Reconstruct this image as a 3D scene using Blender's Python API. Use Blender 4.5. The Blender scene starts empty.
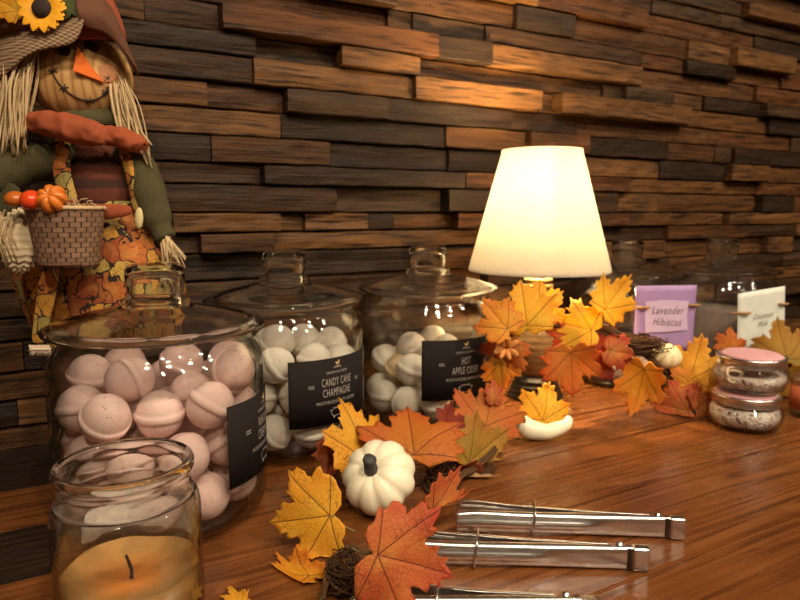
import bpy, bmesh, math, random
import numpy as np
from mathutils import Vector, Matrix, noise as mnoise
random.seed(7)
C = bpy.context.scene.collection
sc = bpy.context.scene
PI = math.pi
# ------------------------------------------------------------------ camera
F = 647.0
ALPHA = math.radians(61)
PHI = math.atan((300-212)/F)
EYE = Vector((0, 0, 0.29))
FH = Vector((math.cos(ALPHA), math.sin(ALPHA), 0))
R = Vector((math.sin(ALPHA), -math.cos(ALPHA), 0))
FW = FH*math.cos(PHI) + Vector((0, 0, -math.sin(PHI)))
U = FH*math.sin(PHI) + Vector((0, 0, math.cos(PHI)))
N = -FW
cd = bpy.data.cameras.new('camera')
cam = bpy.data.objects.new('camera', cd); C.objects.link(cam)
cam.location = EYE
cam.rotation_euler = (PI/2-PHI, 0, ALPHA-PI/2)
cd.sensor_width = 36; cd.lens = F/800*36
cd.clip_start = 0.01
cd.dof.use_dof = True; cd.dof.focus_distance = 0.56; cd.dof.aperture_fstop = 9.0
sc.camera = cam

def ray(px, py):
    return R*((px-400)/F) + U*((300-py)/F) + FW
def P(px, py, d):                       # point seen at a pixel, d metres ahead (measured on the ground)
    r = ray(px, py); return EYE + r*(d/r.dot(FH))
def T(px, py, z=0.0):                   # point of the level z
    r = ray(px, py); return EYE + r*((z-EYE.z)/r.z)
def G(px, d):                           # point on the table at lateral pixel, distance
    p = EYE + FH*d + R*((px-400)/F*d); p.z = 0; return p
# ------------------------------------------------------------------ object helpers
def tag(o, label=None, cat=None, group=None, kind=None):
    for k, v in (('label', label), ('category', cat), ('group', group), ('kind', kind)):
        if v: o[k] = v
    return o
def empty(name, loc, label, cat, group=None):
    o = bpy.data.objects.new(name, None); C.objects.link(o); o.location = loc
    o.empty_display_size = 0.02
    return tag(o, label, cat, group)
def fin(bm, name, mat, parent=None, origin=None, smooth=True, mods=(), label=None):
    """link a bmesh built in world space as one mesh object"""
    off = Vector(parent.matrix_world.translation) if parent else Vector(origin or (0, 0, 0))
    if parent is not None:
        off = Vector((0, 0, 0)); p = parent
        while p is not None: off += p.location; p = p.parent
    bmesh.ops.translate(bm, verts=bm.verts, vec=-off)
    bmesh.ops.recalc_face_normals(bm, faces=bm.faces)
    me = bpy.data.meshes.new(name); bm.to_mesh(me); bm.free()
    for m in (mat if isinstance(mat, (list, tuple)) else [mat]): me.materials.append(m)
    if smooth: me.polygons.foreach_set('use_smooth', [True]*len(me.polygons))
    o = bpy.data.objects.new(name, me); C.objects.link(o)
    if parent is not None: o.parent = parent
    else: o.location = off
    for kind, kw in mods:
        md = o.modifiers.new(kind.lower(), kind)
        for k, v in kw.items(): setattr(md, k, v)
    if label: o['label'] = label
    return o
def SUB(n=1): return ('SUBSURF', dict(levels=n, render_levels=n))
def SOL(t, off=0.0): return ('SOLIDIFY', dict(thickness=t, offset=off))
def BEV(w, s=2): return ('BEVEL', dict(width=w, segments=s, limit_method='ANGLE', angle_limit=0.6))

def lathe(bm, prof, c=(0, 0, 0), seg=64, ripple=None, M=None):
    c = Vector(c); rings = []
    for r, z in prof:
        if r < 1e-6:
            v = Vector((0, 0, z)); v = M @ v if M else v
            rings.append([bm.verts.new(c+v)])
        else:
            ring = []
            for k in range(seg):
                a = 2*PI*k/seg
                rr = r*(ripple(a, z) if ripple else 1)
                v = Vector((rr*math.cos(a), rr*math.sin(a), z)); v = M @ v if M else v
                ring.append(bm.verts.new(c+v))
            rings.append(ring)
    for a, b in zip(rings, rings[1:]):
        if len(a) == 1 and len(b) == 1: continue
        for k in range(seg):
            k2 = (k+1) % seg
            if len(a) == 1: bm.faces.new((a[0], b[k], b[k2]))
            elif len(b) == 1: bm.faces.new((a[k], a[k2], b[0]))
            else: bm.faces.new((a[k], a[k2], b[k2], b[k]))
def tube(bm, pts, r, seg=8, flat=1.0, up=None):
    pts = [Vector(p) for p in pts]; n = len(pts); rings = []
    rs = r if isinstance(r, (list, tuple)) else [r]*n
    prev = None
    for i, p in enumerate(pts):
        t = (pts[min(i+1, n-1)]-pts[max(i-1, 0)])
        if t.length < 1e-9: t = Vector((0, 0, 1))
        t.normalize()
        a = prev if prev is not None else (up or Vector((0.31, 0.17, 0.93)))
        a = a - t*a.dot(t)
        if a.length < 1e-4: a = t.orthogonal()
        a.normalize(); prev = a; b = t.cross(a)
        rings.append([bm.verts.new(p + a*(rs[i]*flat*math.cos(2*PI*k/seg)) + b*(rs[i]*math.sin(2*PI*k/seg))) for k in range(seg)])
    for x, y in zip(rings, rings[1:]):
        for k in range(seg): bm.faces.new((x[k], x[(k+1) % seg], y[(k+1) % seg], y[k]))
    bm.faces.new(rings[0]); bm.faces.new(rings[-1][::-1])
def smooth_path(pts, n=6):
    pts = [Vector(p) for p in pts]; out = []
    for i in range(len(pts)-1):
        p0, p1, p2, p3 = pts[max(i-1, 0)], pts[i], pts[i+1], pts[min(i+2, len(pts)-1)]
        for k in range(n):
            t = k/n
            out.append(0.5*((2*p1)+(p2-p0)*t+(2*p0-5*p1+4*p2-p3)*t*t+(3*p1-p0-3*p2+p3)*t**3))
    out.append(pts[-1]); return out
def box(bm, lo, hi, M=None):
    vs = []
    for x in (lo[0], hi[0]):
        for y in (lo[1], hi[1]):
            for z in (lo[2], hi[2]):
                v = Vector((x, y, z)); vs.append(bm.verts.new(M @ v if M else v))
    for f in ((0,1,3,2),(4,6,7,5),(0,4,5,1),(2,3,7,6),(0,2,6,4),(1,5,7,3)):
        bm.faces.new([vs[i] for i in f])
    return vs
def blob(bm, c, ax, seg=24, rings=14, fn=None):
    """ellipsoid; ax = three world axis vectors carrying the radii"""
    c = Vector(c); rows = []
    for i in range(rings+1):
        th = PI*i/rings; row = []
        for k in range(seg if 0 < i < rings else 1):
            ph = 2*PI*k/seg
            d = Vector((math.sin(th)*math.cos(ph), math.sin(th)*math.sin(ph), math.cos(th)))
            s = fn(d, th, ph) if fn else 1
            row.append(bm.verts.new(c + (ax[0]*d.x + ax[1]*d.y + ax[2]*d.z)*s))
        rows.append(row)
    for a, b in zip(rows, rows[1:]):
        for k in range(seg):
            k2 = (k+1) % seg
            if len(a) == 1: bm.faces.new((a[0], b[k], b[k2]))
            elif len(b) == 1: bm.faces.new((a[k], b[0], a[k2]))
            else: bm.faces.new((a[k], b[k], b[k2], a[k2]))
def sheet(bm, rows):
    g = [[bm.verts.new(v) for v in r] for r in rows]
    for a, b in zip(g, g[1:]):
        for k in range(len(a)-1): bm.faces.new((a[k], a[k+1], b[k+1], b[k]))
def wob(v, s, a):
    n = mnoise.noise_vector(Vector(v)*s); return Vector(v)+n*a
# ------------------------------------------------------------------ materials
class MT:
    def __init__(s, name):
        s.m = bpy.data.materials.new(name); s.m.use_nodes = True
        s.t = s.m.node_tree; s.t.nodes.clear()
        s.out = s.n('ShaderNodeOutputMaterial')
    def n(s, kind, **kw):
        nd = s.t.nodes.new(kind)
        for k, v in kw.items():
            if k.startswith('i_'):
                key = k[2:]; key = int(key) if key.isdigit() else key.replace('_', ' ')
                nd.inputs[key].default_value = v
            else: setattr(nd, k, v)
        return nd
    def l(s, a, b): s.t.links.new(a, b)
    def math(s, op, a, b=None, clamp=False):
        nd = s.n('ShaderNodeMath', operation=op, use_clamp=clamp)
        for i, v in enumerate((a, b)):
            if v is None: continue
            if isinstance(v, (int, float)): nd.inputs[i].default_value = v
            else: s.l(v, nd.inputs[i])
        return nd.outputs[0]
    def mix(s, fac, a, b, blend='MIX'):
        nd = s.n('ShaderNodeMix', data_type='RGBA', blend_type=blend)
        for i, v in ((0, fac), (6, a), (7, b)):
            if isinstance(v, (int, float)): nd.inputs[i].default_value = v
            elif isinstance(v, (tuple, list)): nd.inputs[i].default_value = (*v[:3], 1)
            else: s.l(v, nd.inputs[i])
        return nd.outputs[2]
    def ramp(s, fac, stops, interp='LINEAR'):
        nd = s.n('ShaderNodeValToRGB'); cr = nd.color_ramp; cr.interpolation = interp
        while len(cr.elements) < len(stops): cr.elements.new(0.5)
        for e, (p, c) in zip(cr.elements, stops):
            e.position = p; e.color = (*c, 1) if len(c) == 3 else c
        s.l(fac, nd.inputs[0]); return nd.outputs[0]
    def coords(s, which='Object', scale=(1, 1, 1), add=None):
        tc = s.n('ShaderNodeTexCoord'); v = tc.outputs[which]
        if add is not None:
            a = s.n('ShaderNodeVectorMath', operation='ADD'); s.l(v, a.inputs[0]); s.l(add, a.inputs[1]); v = a.outputs[0]
        mp = s.n('ShaderNodeMapping'); mp.inputs['Scale'].default_value = scale; s.l(v, mp.inputs[0])
        return mp.outputs[0]
    def noise(s, vec, scale, detail=4, rough=0.55, dist=0.0):
        nd = s.n('ShaderNodeTexNoise', i_Scale=scale, i_Detail=detail, i_Roughness=rough, i_Distortion=dist)
        if vec is not None: s.l(vec, nd.inputs['Vector'])
        return nd.outputs['Fac']
    def bump(s, h, strength=0.3, dist=0.002):
        nd = s.n('ShaderNodeBump', i_Strength=strength, i_Distance=dist); s.l(h, nd.inputs['Height']); return nd.outputs[0]
    def principled(s, color=None, rough=0.5, metal=0.0, bump=None, **kw):
        p = s.n('ShaderNodeBsdfPrincipled', i_Metallic=metal)
        if isinstance(color, (tuple, list)): p.inputs['Base Color'].default_value = (*color[:3], 1)
        elif color is not None: s.l(color, p.inputs['Base Color'])
        if isinstance(rough, (int, float)): p.inputs['Roughness'].default_value = rough
        else: s.l(rough, p.inputs['Roughness'])
        if bump is not None: s.l(bump, p.inputs['Normal'])
        for k, v in kw.items(): p.inputs[k.replace('_', ' ')].default_value = v
        s.l(p.outputs[0], s.out.inputs[0]); return p

def plain(name, col, rough=0.5, metal=0.0, var=0.15, scale=60, bstr=0.15, **kw):
    m = MT(name); v = m.coords()
    f = m.noise(v, scale)
    c = m.mix(f, tuple(x*(1-var) for x in col), tuple(min(1, x*(1+var)) for x in col))
    m.principled(c, rough, metal, m.bump(m.noise(v, scale*3), bstr, 0.001) if bstr else None, **kw); return m.m

def wall_mat():
    m = MT('reclaimed_wood')
    geo = m.n('ShaderNodeNewGeometry'); rnd = geo.outputs['Random Per Island']
    add = m.n('ShaderNodeCombineXYZ'); m.l(m.math('MULTIPLY', rnd, 37.0), add.inputs[0]); m.l(m.math('MULTIPLY', rnd, 91.0), add.inputs[2])
    v = m.coords('Object', (3.2, 10, 46), add.outputs[0])
    g1 = m.noise(v, 1.6, 8, 0.68, 0.6)
    v2 = m.coords('Object', (14, 20, 210), add.outputs[0]); g2 = m.noise(v2, 1.0, 5, 0.6)
    v3 = m.coords('Object', (8, 8, 14), add.outputs[0]); g3 = m.noise(v3, 1.0, 4, 0.6)
    base = m.ramp(rnd, [(0, (.070, .032, .012)), (.11, (.024, .014, .008)), (.22, (.092, .043, .016)), (.34, (.044, .023, .011)), (.46, (.115, .054, .019)),
                        (.58, (.028, .017, .010)), (.68, (.090, .037, .013)), (.80, (.054, .031, .015)), (.90, (.130, .064, .023)), (1, (.09, .045, .018))], 'CONSTANT')
    c = m.mix(m.ramp(g1, [(.30, (0, 0, 0)), (.70, (1, 1, 1))]), m.mix(1.0, base, (.45, .42, .40), 'MULTIPLY'), m.mix(1.0, base, (1.5, 1.45, 1.4), 'MULTIPLY'))
    c = m.mix(m.math('MULTIPLY', m.ramp(g3, [(.52, (0, 0, 0)), (.68, (1, 1, 1))]), .55), c, (.026, .018, .012))
    c = m.mix(m.ramp(g2, [(.53, (0, 0, 0)), (.62, (.85, .85, .85))]), c, (.012, .008, .006))
    h = m.math('ADD', m.math('MULTIPLY', g1, 1.0), m.math('MULTIPLY', g2, .5))
    m.principled(c, m.ramp(g1, [(.3, (.34,)*3), (.7, (.52,)*3)]), 0, m.bump(h, .8, .004), Specular_IOR_Level=.16); return m.m
def table_mat(name, lo, mid, hi, rough=.25):
    m = MT(name)
    rnd = m.n('ShaderNodeNewGeometry').outputs['Random Per Island']
    add = m.n('ShaderNodeCombineXYZ'); m.l(m.math('MULTIPLY', rnd, 13.0), add.inputs[0]); m.l(m.math('MULTIPLY', rnd, 5.0), add.inputs[1])
    v = m.coords('Object', (.9, 11, 11), add.outputs[0])
    w = m.n('ShaderNodeTexNoise', i_Scale=1.3, i_Detail=2, i_Roughness=.4); m.l(v, w.inputs['Vector'])
    band = m.math('FRACT', m.math('MULTIPLY', w.outputs['Fac'], 15.0))
    band = m.ramp(band, [(0, (0, 0, 0)), (.55, (.55,)*3), (.86, (1, 1, 1)), (1, (0, 0, 0))])
    v2 = m.coords('Object', (5, 150, 150), add.outputs[0]); g = m.noise(v2, 1.0, 5, .6)
    c = m.mix(band, lo, mid)
    c = m.mix(m.ramp(g, [(.42, (0, 0, 0)), (.72, (1, 1, 1))]), c, hi)
    v3 = m.coords('Object', (9, 9, 9)); s = m.noise(v3, 1.0, 3)
    c = m.mix(m.ramp(s, [(.35, (.55,)*3), (.6, (0, 0, 0))]), c, m.mix(1.0, c, (.5, .42, .36), 'MULTIPLY'))
    ro = m.ramp(m.noise(m.coords('Object', (20, 60, 20)), 1.0, 4), [(.3, (rough*.85,)*3), (.75, (rough*1.5,)*3)])
    m.principled(c, ro, 0, m.bump(m.math('ADD', m.math('MULTIPLY', band, .5), g), .10, .0015), Specular_IOR_Level=.36); return m.m
def thin_glass(name, tint=(.96, .97, .965), edge=(.50, .52, .50)):
    m = MT(name)
    lw = m.n('ShaderNodeLayerWeight', i_Blend=.5); f = lw.outputs['Facing']
    f3 = m.math('POWER', f, 2.7)
    tr = m.n('ShaderNodeBsdfTransparent'); m.l(m.mix(f3, tint, edge), tr.inputs[0])
    gl = m.n('ShaderNodeBsdfGlossy', i_Roughness=.03)
    v = m.coords(); m.l(m.bump(m.noise(v, 14, 2), .12, .003), gl.inputs['Normal'])
    mx = m.n('ShaderNodeMixShader')
    m.l(m.math('ADD', m.math('MULTIPLY', f3, .70), .065), mx.inputs[0])
    m.l(tr.outputs[0], mx.inputs[1]); m.l(gl.outputs[0], mx.inputs[2]); m.l(mx.outputs[0], m.out.inputs[0]); return m.m
def solid_glass(name, col=(.93, .95, .94)):
    m = MT(name)
    m.principled(col, .015, 0, None, Transmission_Weight=1.0, IOR=1.45); return m.m
def bomb_mat(name, a, b, speck):
    m = MT(name)
    oi = m.n('ShaderNodeObjectInfo')
    v = m.coords()
    c = m.mix(m.noise(v, 35, 4), a, b)
    c = m.mix(m.math('MULTIPLY', oi.outputs['Random'], .45), c, tuple(x*.86 for x in a))
    vo = m.n('ShaderNodeTexVoronoi', i_Scale=230.0); m.l(v, vo.inputs['Vector'])
    big = m.noise(v, 300, 2)
    sp = m.math('MULTIPLY', m.math('LESS_THAN', vo.outputs['Distance'], .20), m.math('GREATER_THAN', big, .56))
    c = m.mix(m.math('MULTIPLY', sp, .8), c, speck)
    m.principled(c, .8, 0, m.bump(m.noise(v, 260, 5, .7), .45, .0012), Subsurface_Weight=.0); return m.m
def leaf_mat(name, ctr, edge, vein, alt):
    """dyed cloth leaf; UV carries the leaf's own coordinates"""
    m = MT(name)
    uv = m.n('ShaderNodeTexCoord').outputs['UV']
    sx = m.n('ShaderNodeSeparateXYZ'); m.l(uv, sx.inputs[0]); x, y = sx.outputs[0], sx.outputs[1]
    oi = m.n('ShaderNodeObjectInfo')
    vv = m.n('ShaderNodeVectorMath', operation='ADD'); m.l(uv, vv.inputs[0])
    cx = m.n('ShaderNodeCombineXYZ'); m.l(m.math('MULTIPLY', oi.outputs['Random'], 30), cx.inputs[2]); m.l(cx.outputs[0], vv.inputs[1])
    uvr = vv.outputs[0]
    rad = m.math('SQRT', m.math('ADD', m.math('MULTIPLY', x, x), m.math('POWER', m.math('SUBTRACT', y, .15), 2.0)))
    nz = m.noise(uvr, 2.6, 4, .6)
    f = m.math('ADD', rad, m.math('MULTIPLY', m.math('SUBTRACT', nz, .5), 1.1))
    c = m.mix(m.ramp(f, [(.15, (0, 0, 0)), (.85, (1, 1, 1))]), ctr, edge)
    c = m.mix(m.ramp(m.noise(uvr, 1.7, 3), [(.52, (0, 0, 0)), (.68, (.8,)*3)]), c, alt)
    best = None
    for a in (90, 38, 142, -8, 188):
        ca, sa = math.cos(math.radians(a)), math.sin(math.radians(a))
        perp = m.math('ABSOLUTE', m.math('SUBTRACT', m.math('MULTIPLY', x, sa), m.math('MULTIPLY', y, ca)))
        along = m.math('ADD', m.math('MULTIPLY', x, ca), m.math('MULTIPLY', y, sa))
        d = m.math('ADD', perp, m.math('MULTIPLY', m.math('LESS_THAN', along, 0.0), 9.0))
        best = d if best is None else m.math('MINIMUM', best, d)
    vmask = m.math('LESS_THAN', best, .009)
    vo = m.n('ShaderNodeTexVoronoi', feature='DISTANCE_TO_EDGE', i_Scale=13.0); m.l(uvr, vo.inputs['Vector'])
    net = m.math('LESS_THAN', vo.outputs['Distance'], .030)
    net = m.math('MULTIPLY', net, m.ramp(m.noise(uvr, 3.1, 2), [(.4, (.1,)*3), (.6, (.75,)*3)]))
    c = m.mix(m.math('MAXIMUM', m.math('MULTIPLY', vmask, .85), net), c, vein)
    df = m.n('ShaderNodeBsdfPrincipled', i_Roughness=.65); m.l(c, df.inputs['Base Color'])
    bb = m.bump(m.math('ADD', m.math('MULTIPLY', m.math('MINIMUM', best, .06), 9.0), m.noise(uvr, 30, 3)), .35, .002); m.l(bb, df.inputs['Normal'])
    tl = m.n('ShaderNodeBsdfTranslucent'); m.l(c, tl.inputs[0])
    mx = m.n('ShaderNodeMixShader', i_0=.42); m.l(df.outputs[0], mx.inputs[1]); m.l(tl.outputs[0], mx.inputs[2])
    m.l(mx.outputs[0], m.out.inputs[0]); return m.m
def leafprint_mat():
    m = MT('leaf_print_cotton')
    v = m.coords('Object', (1, 1, 1))
    w = m.n('ShaderNodeTexNoise', i_Scale=55.0, i_Detail=2); m.l(v, w.inputs['Vector'])
    mixv = m.n('ShaderNodeMix', data_type='VECTOR'); mixv.inputs[0].default_value = .03
    m.l(v, mixv.inputs[4]); m.l(w.outputs['Color'], mixv.inputs[5]); vd = mixv.outputs[1]
    vo = m.n('ShaderNodeTexVoronoi', i_Scale=52.0, i_Randomness=1.0); m.l(vd, vo.inputs['Vector'])
    ve = m.n('ShaderNodeTexVoronoi', feature='DISTANCE_TO_EDGE', i_Scale=52.0, i_Randomness=1.0); m.l(vd, ve.inputs['Vector'])
    sp = m.n('ShaderNodeSeparateColor'); m.l(vo.outputs['Color'], sp.inputs[0])
    c = m.ramp(sp.outputs[0], [(0, (.42, .12, .02)), (.2, (.50, .24, .03)), (.38, (.30, .06, .015)), (.52, (.44, .30, .07)), (.68, (.52, .20, .02)), (.82, (.26, .22, .06)), (.92, (.50, .32, .06))], 'CONSTANT')
    c = m.mix(m.ramp(vo.outputs['Distance'], [(.0, (1, 1, 1)), (.5, (0, 0, 0))]), c, m.mix(.5, c, (.55, .30, .06)))
    vl = m.n('ShaderNodeTexVoronoi', feature='DISTANCE_TO_EDGE', i_Scale=150.0); m.l(vd, vl.inputs['Vector'])
    c = m.mix(m.math('MULTIPLY', m.math('LESS_THAN', vl.outputs['Distance'], .035), .6), c, (.10, .035, .01))
    gap = m.math('LESS_THAN', m.math('ADD', ve.outputs['Distance'], m.math('MULTIPLY', m.noise(v, 60, 2), -.22)), -.075)
    c = m.mix(gap, c, (.018, .010, .008))
    m.principled(c, .85, 0, m.bump(m.noise(v, 700, 2), .2, .0006)); return m.m
def weave_mat(name, dark, light, scale=260, rot=0):
    m = MT(name); tc = m.n('ShaderNodeTexCoord'); mp = m.n('ShaderNodeMapping'); mp.inputs['Rotation'].default_value = (0, rot, -math.radians(29)); m.l(tc.outputs['Object'], mp.inputs[0])
    sx = m.n('ShaderNodeSeparateXYZ'); m.l(mp.outputs[0], sx.inputs[0])
    a = m.math('SINE', m.math('MULTIPLY', sx.outputs[0], scale*6.28)); b = m.math('SINE', m.math('MULTIPLY', sx.outputs[2], scale*6.28))
    h = m.math('MULTIPLY', m.math('ADD', m.math('MULTIPLY', a, b), 1.0), .5)
    c = m.mix(h, dark, light); c = m.mix(m.noise(mp.outputs[0], 60, 3), c, m.mix(1.0, c, (.55, .5, .45), 'MULTIPLY'))
    m.principled(c, .9, 0, m.bump(h, .6, .0012)); return m.m
def stripe_mat(name, stops, axis, freq, rough=.85, wobble=.2):
    m = MT(name); v = m.coords(); sx = m.n('ShaderNodeSeparateXYZ'); m.l(v, sx.inputs[0])
    if axis == 'u':
        q = m.math('SUBTRACT', m.math('MULTIPLY', sx.outputs[0], R.x), m.math('MULTIPLY', sx.outputs[1], -R.y))
    else: q = sx.outputs[2]
    s = m.math('FRACT', m.math('ADD', m.math('MULTIPLY', q, freq), m.math('MULTIPLY', m.noise(v, 30, 3), wobble)))
    c = m.ramp(s, stops); c = m.mix(m.noise(v, 90, 3), c, m.mix(1.0, c, (.6, .55, .5), 'MULTIPLY'))
    m.principled(c, rough, 0, m.bump(s, .25, .001)); return m.m
def shade_mat():
    m = MT('lamp_shade_fabric')
    v = m.coords('Object', (90, 90, 500)); f = m.noise(v, 1, 2)
    c = m.mix(f, (.43, .425, .40), (.48, .47, .445))
    d = m.n('ShaderNodeBsdfDiffuse'); m.l(c, d.inputs[0]); t = m.n('ShaderNodeBsdfTranslucent'); m.l(c, t.inputs[0])
    mx = m.n('ShaderNodeMixShader', i_0=.5); m.l(d.outputs[0], mx.inputs[1]); m.l(t.outputs[0], mx.inputs[2]); m.l(mx.outputs[0], m.out.inputs[0]); return m.m
def emit(name, col, s):
    m = MT(name); e = m.n('ShaderNodeEmission', i_Strength=s); e.inputs[0].default_value = (*col, 1); m.l(e.outputs[0], m.out.inputs[0]); return m.m

M_WALL = wall_mat()
M_TABLE = table_mat('stained_pine', (.075, .024, .007), (.170, .058, .015), (.205, .074, .020), .22)
M_DARKB = table_mat('darker_pine', (.010, .006, .004), (.022, .013, .009), (.032, .019, .012), .34)  # darker tone for two board strips at the table's left end
M_GLASS = thin_glass('clear_thin_glass')
M_SOLID = solid_glass('clear_solid_glass')
M_LABEL = plain('charcoal_label_paper', (.016, .013, .012), .85, var=.1, bstr=.05, Specular_IOR_Level=.12)
M_INK = plain('pale_ink', (.36, .33, .30), .7, var=.05, bstr=0)
M_GOLD = plain('gold_ink', (.75, .50, .18), .5, var=.05, bstr=0)
M_PINK = bomb_mat('pink_bath_fizz', (.78, .51, .46), (.92, .69, .63), (.22, .10, .08))
M_CREAM = bomb_mat('cream_bath_fizz', (.72, .64, .53), (.87, .79, .68), (.32, .16, .12))
M_TAN = bomb_mat('tan_bath_fizz', (.56, .40, .22), (.68, .51, .30), (.2, .1, .05))
M_BLACK = plain('black_felt', (.008, .007, .007), .6, bstr=.1)
M_METAL = plain('brushed_steel', (.70, .69, .67), .25, 1.0, var=.1, scale=40, bstr=.03)
M_DMETAL = plain('dark_steel', (.10, .09, .08), .3, 1.0, var=.1, bstr=.03)

# ------------------------------------------------------------------ setting: wall, floor
def build_wall():
    bm = bmesh.new(); rnd = random.Random(21)
    z = -.30; row = 0
    back = .96
    while z < 1.15:
        h = rnd.uniform(.027, .041)
        x = -1.0 - rnd.random()*.3
        while x < 2.7:
            L = rnd.choice([.05, .12, .16, .2, .26, .32, .4])*rnd.uniform(.8, 1.2)
            dep = rnd.choice([0, .003, .007, .012, .017, .022, .028])
            yf = .937 - dep
            g = .0006
            x0, x1, z0, z1 = x+g, x+L-g, z+g, z+h-g
            n = max(2, int(L/.025))
            tilt0, tilt1 = rnd.uniform(-.003, .003), rnd.uniform(-.003, .003)
            sk = rnd.uniform(-.002, .002)
            secs = []
            c = .0016
            for i in range(n+1):
                t = i/n; xx = x0+(x1-x0)*t
                if 0 < i < n: xx += rnd.uniform(-.004, .004)
                yy = yf + tilt0*(1-t)+tilt1*t
                jz0, jz1 = rnd.uniform(0, .0016), -rnd.uniform(0, .0016)
                e = .0015 if i in (0, n) else 0
                pts = [(back, z0), (yy+c+e, z0+jz0), (yy+e+rnd.uniform(-.0008, .0008), z0+c+jz0), (yy+e+sk+rnd.uniform(-.0012, .0012), (z0+z1)/2),
                       (yy+e+rnd.uniform(-.0008, .0008), z1-c+jz1), (yy+c+e, z1+jz1), (back, z1)]
                secs.append([bm.verts.new((xx, p[0], p[1])) for p in pts])
            for a, b in zip(secs, secs[1:]):
                for k in range(6): bm.faces.new((a[k], b[k], b[k+1], a[k+1]))
            bm.faces.new(secs[0]); bm.faces.new(secs[-1][::-1])
            x += L
        z += h; row += 1
    o = fin(bm, 'wall_back', M_WALL, smooth=False); tag(o, kind='structure')
    bm = bmesh.new(); box(bm, (-2.0, .9605, -.92), (4.2, 1.02, 1.90))
    o = fin(bm, 'wall_back_core', plain('dark_backing', (.01, .008, .006), .9), smooth=False); tag(o, kind='structure')
    bm = bmesh.new(); box(bm, (-2.0, -3.0, -.96), (4.2, 1.02, -.92))
    o = fin(bm, 'floor', plain('grey_floor', (.12, .10, .085), .6), smooth=False); tag(o, kind='structure')
    cream = plain('brown_plaster', (.20, .15, .11), .8, var=.05, scale=4)
    for nm, lo, hi in (('ceiling', (-2.0, -3.0, 1.90), (4.2, 1.02, 1.96)), ('wall_front', (-2.0, -3.06, -.96), (4.2, -3.0, 1.96)), ('wall_left', (-2.06, -3.06, -.96), (-2.0, 1.02, 1.96)), ('wall_right', (4.2, -3.06, -.96), (4.26, 1.02, 1.96))):
        bm = bmesh.new(); box(bm, lo, hi); o = fin(bm, nm, cream, smooth=False); tag(o, kind='structure')
build_wall()

# ------------------------------------------------------------------ table
def build_table():
    t = empty('wooden_table', (.6, .4, -.92), 'long stained pine plank table along the reclaimed wood wall', 'table')
    bm = bmesh.new()
    edges = [.02, .17, .331, .45, .567, .665, .765, .903]
    X0, X1 = -.75, 2.2
    def board(x0, x1, y0, y1, mi):
        b2 = bmesh.new(); box(b2, (x0+.0004, y0+.0006, -.04), (x1-.0004, y1-.0006, 0))
        bmesh.ops.bevel(b2, geom=[e for e in b2.edges], offset=.0014, segments=2, affect='EDGES')
        vm = {v: bm.verts.new(v.co) for v in b2.verts}
        for f in b2.faces:
            nf = bm.faces.new([vm[v] for v in f.verts]); nf.material_index = mi
        b2.free()
    for i, (a, b) in enumerate(zip(edges, edges[1:])):
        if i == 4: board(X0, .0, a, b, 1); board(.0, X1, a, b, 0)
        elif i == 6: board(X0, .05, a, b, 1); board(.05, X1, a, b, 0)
        else: board(X0, X1, a, b, 0)
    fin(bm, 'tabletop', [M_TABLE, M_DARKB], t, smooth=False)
    for x in (-.65, 2.1):
        for y in (.08, .84):
            bm = bmesh.new(); box(bm, (x-.04, y-.04, -.92), (x+.04, y+.04, -.0402)); fin(bm, 'leg', M_TABLE, t, smooth=False, mods=[BEV(.004)])
build_table()

# ------------------------------------------------------------------ text on curved and flat labels
def text_polys(s, size, xs=1.0, shear=0.0):
    cu = bpy.data.curves.new('lettering', 'FONT'); cu.body = s; cu.size = size; cu.align_x = 'CENTER'; cu.resolution_u = 2; cu.shear = shear; cu.space_character = 1.15
    o = bpy.data.objects.new('lettering', cu); C.objects.link(o)
    dg = bpy.context.evaluated_depsgraph_get(); me = bpy.data.meshes.new_from_object(o.evaluated_get(dg))
    out = [(v.co.x*xs, v.co.y) for v in me.vertices], [tuple(p.vertices) for p in me.polygons]
    bpy.data.objects.remove(o); bpy.data.curves.remove(cu); bpy.data.meshes.remove(me); return out
def rects(rs):                                    # list of (x0,y0,x1,y1) strokes
    vs, fs = [], []
    for x0, y0, x1, y1 in rs:
        b = len(vs); vs += [(x0, y0), (x1, y0), (x1, y1), (x0, y1)]; fs.append((b, b+1, b+2, b+3))
    return vs, fs
def strokes(pl, w):
    vs, fs = [], []
    for (x0, y0), (x1, y1) in zip(pl, pl[1:]):
        dx, dy = x1-x0, y1-y0; l = math.hypot(dx, dy) or 1; nx, ny = -dy/l*w/2, dx/l*w/2
        b = len(vs); vs += [(x0-nx, y0-ny), (x1-nx, y1-ny), (x1+nx, y1+ny), (x0+nx, y0+ny)]; fs.append((b, b+1, b+2, b+3))
    return vs, fs
def put(bm, polys, fn, dx=0, dy=0):
    vs, fs = polys; b = [bm.verts.new(fn(x+dx, y+dy)) for x, y in vs]
    for f in fs:
        try: bm.faces.new([b[i] for i in f])
        except ValueError: pass
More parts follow.
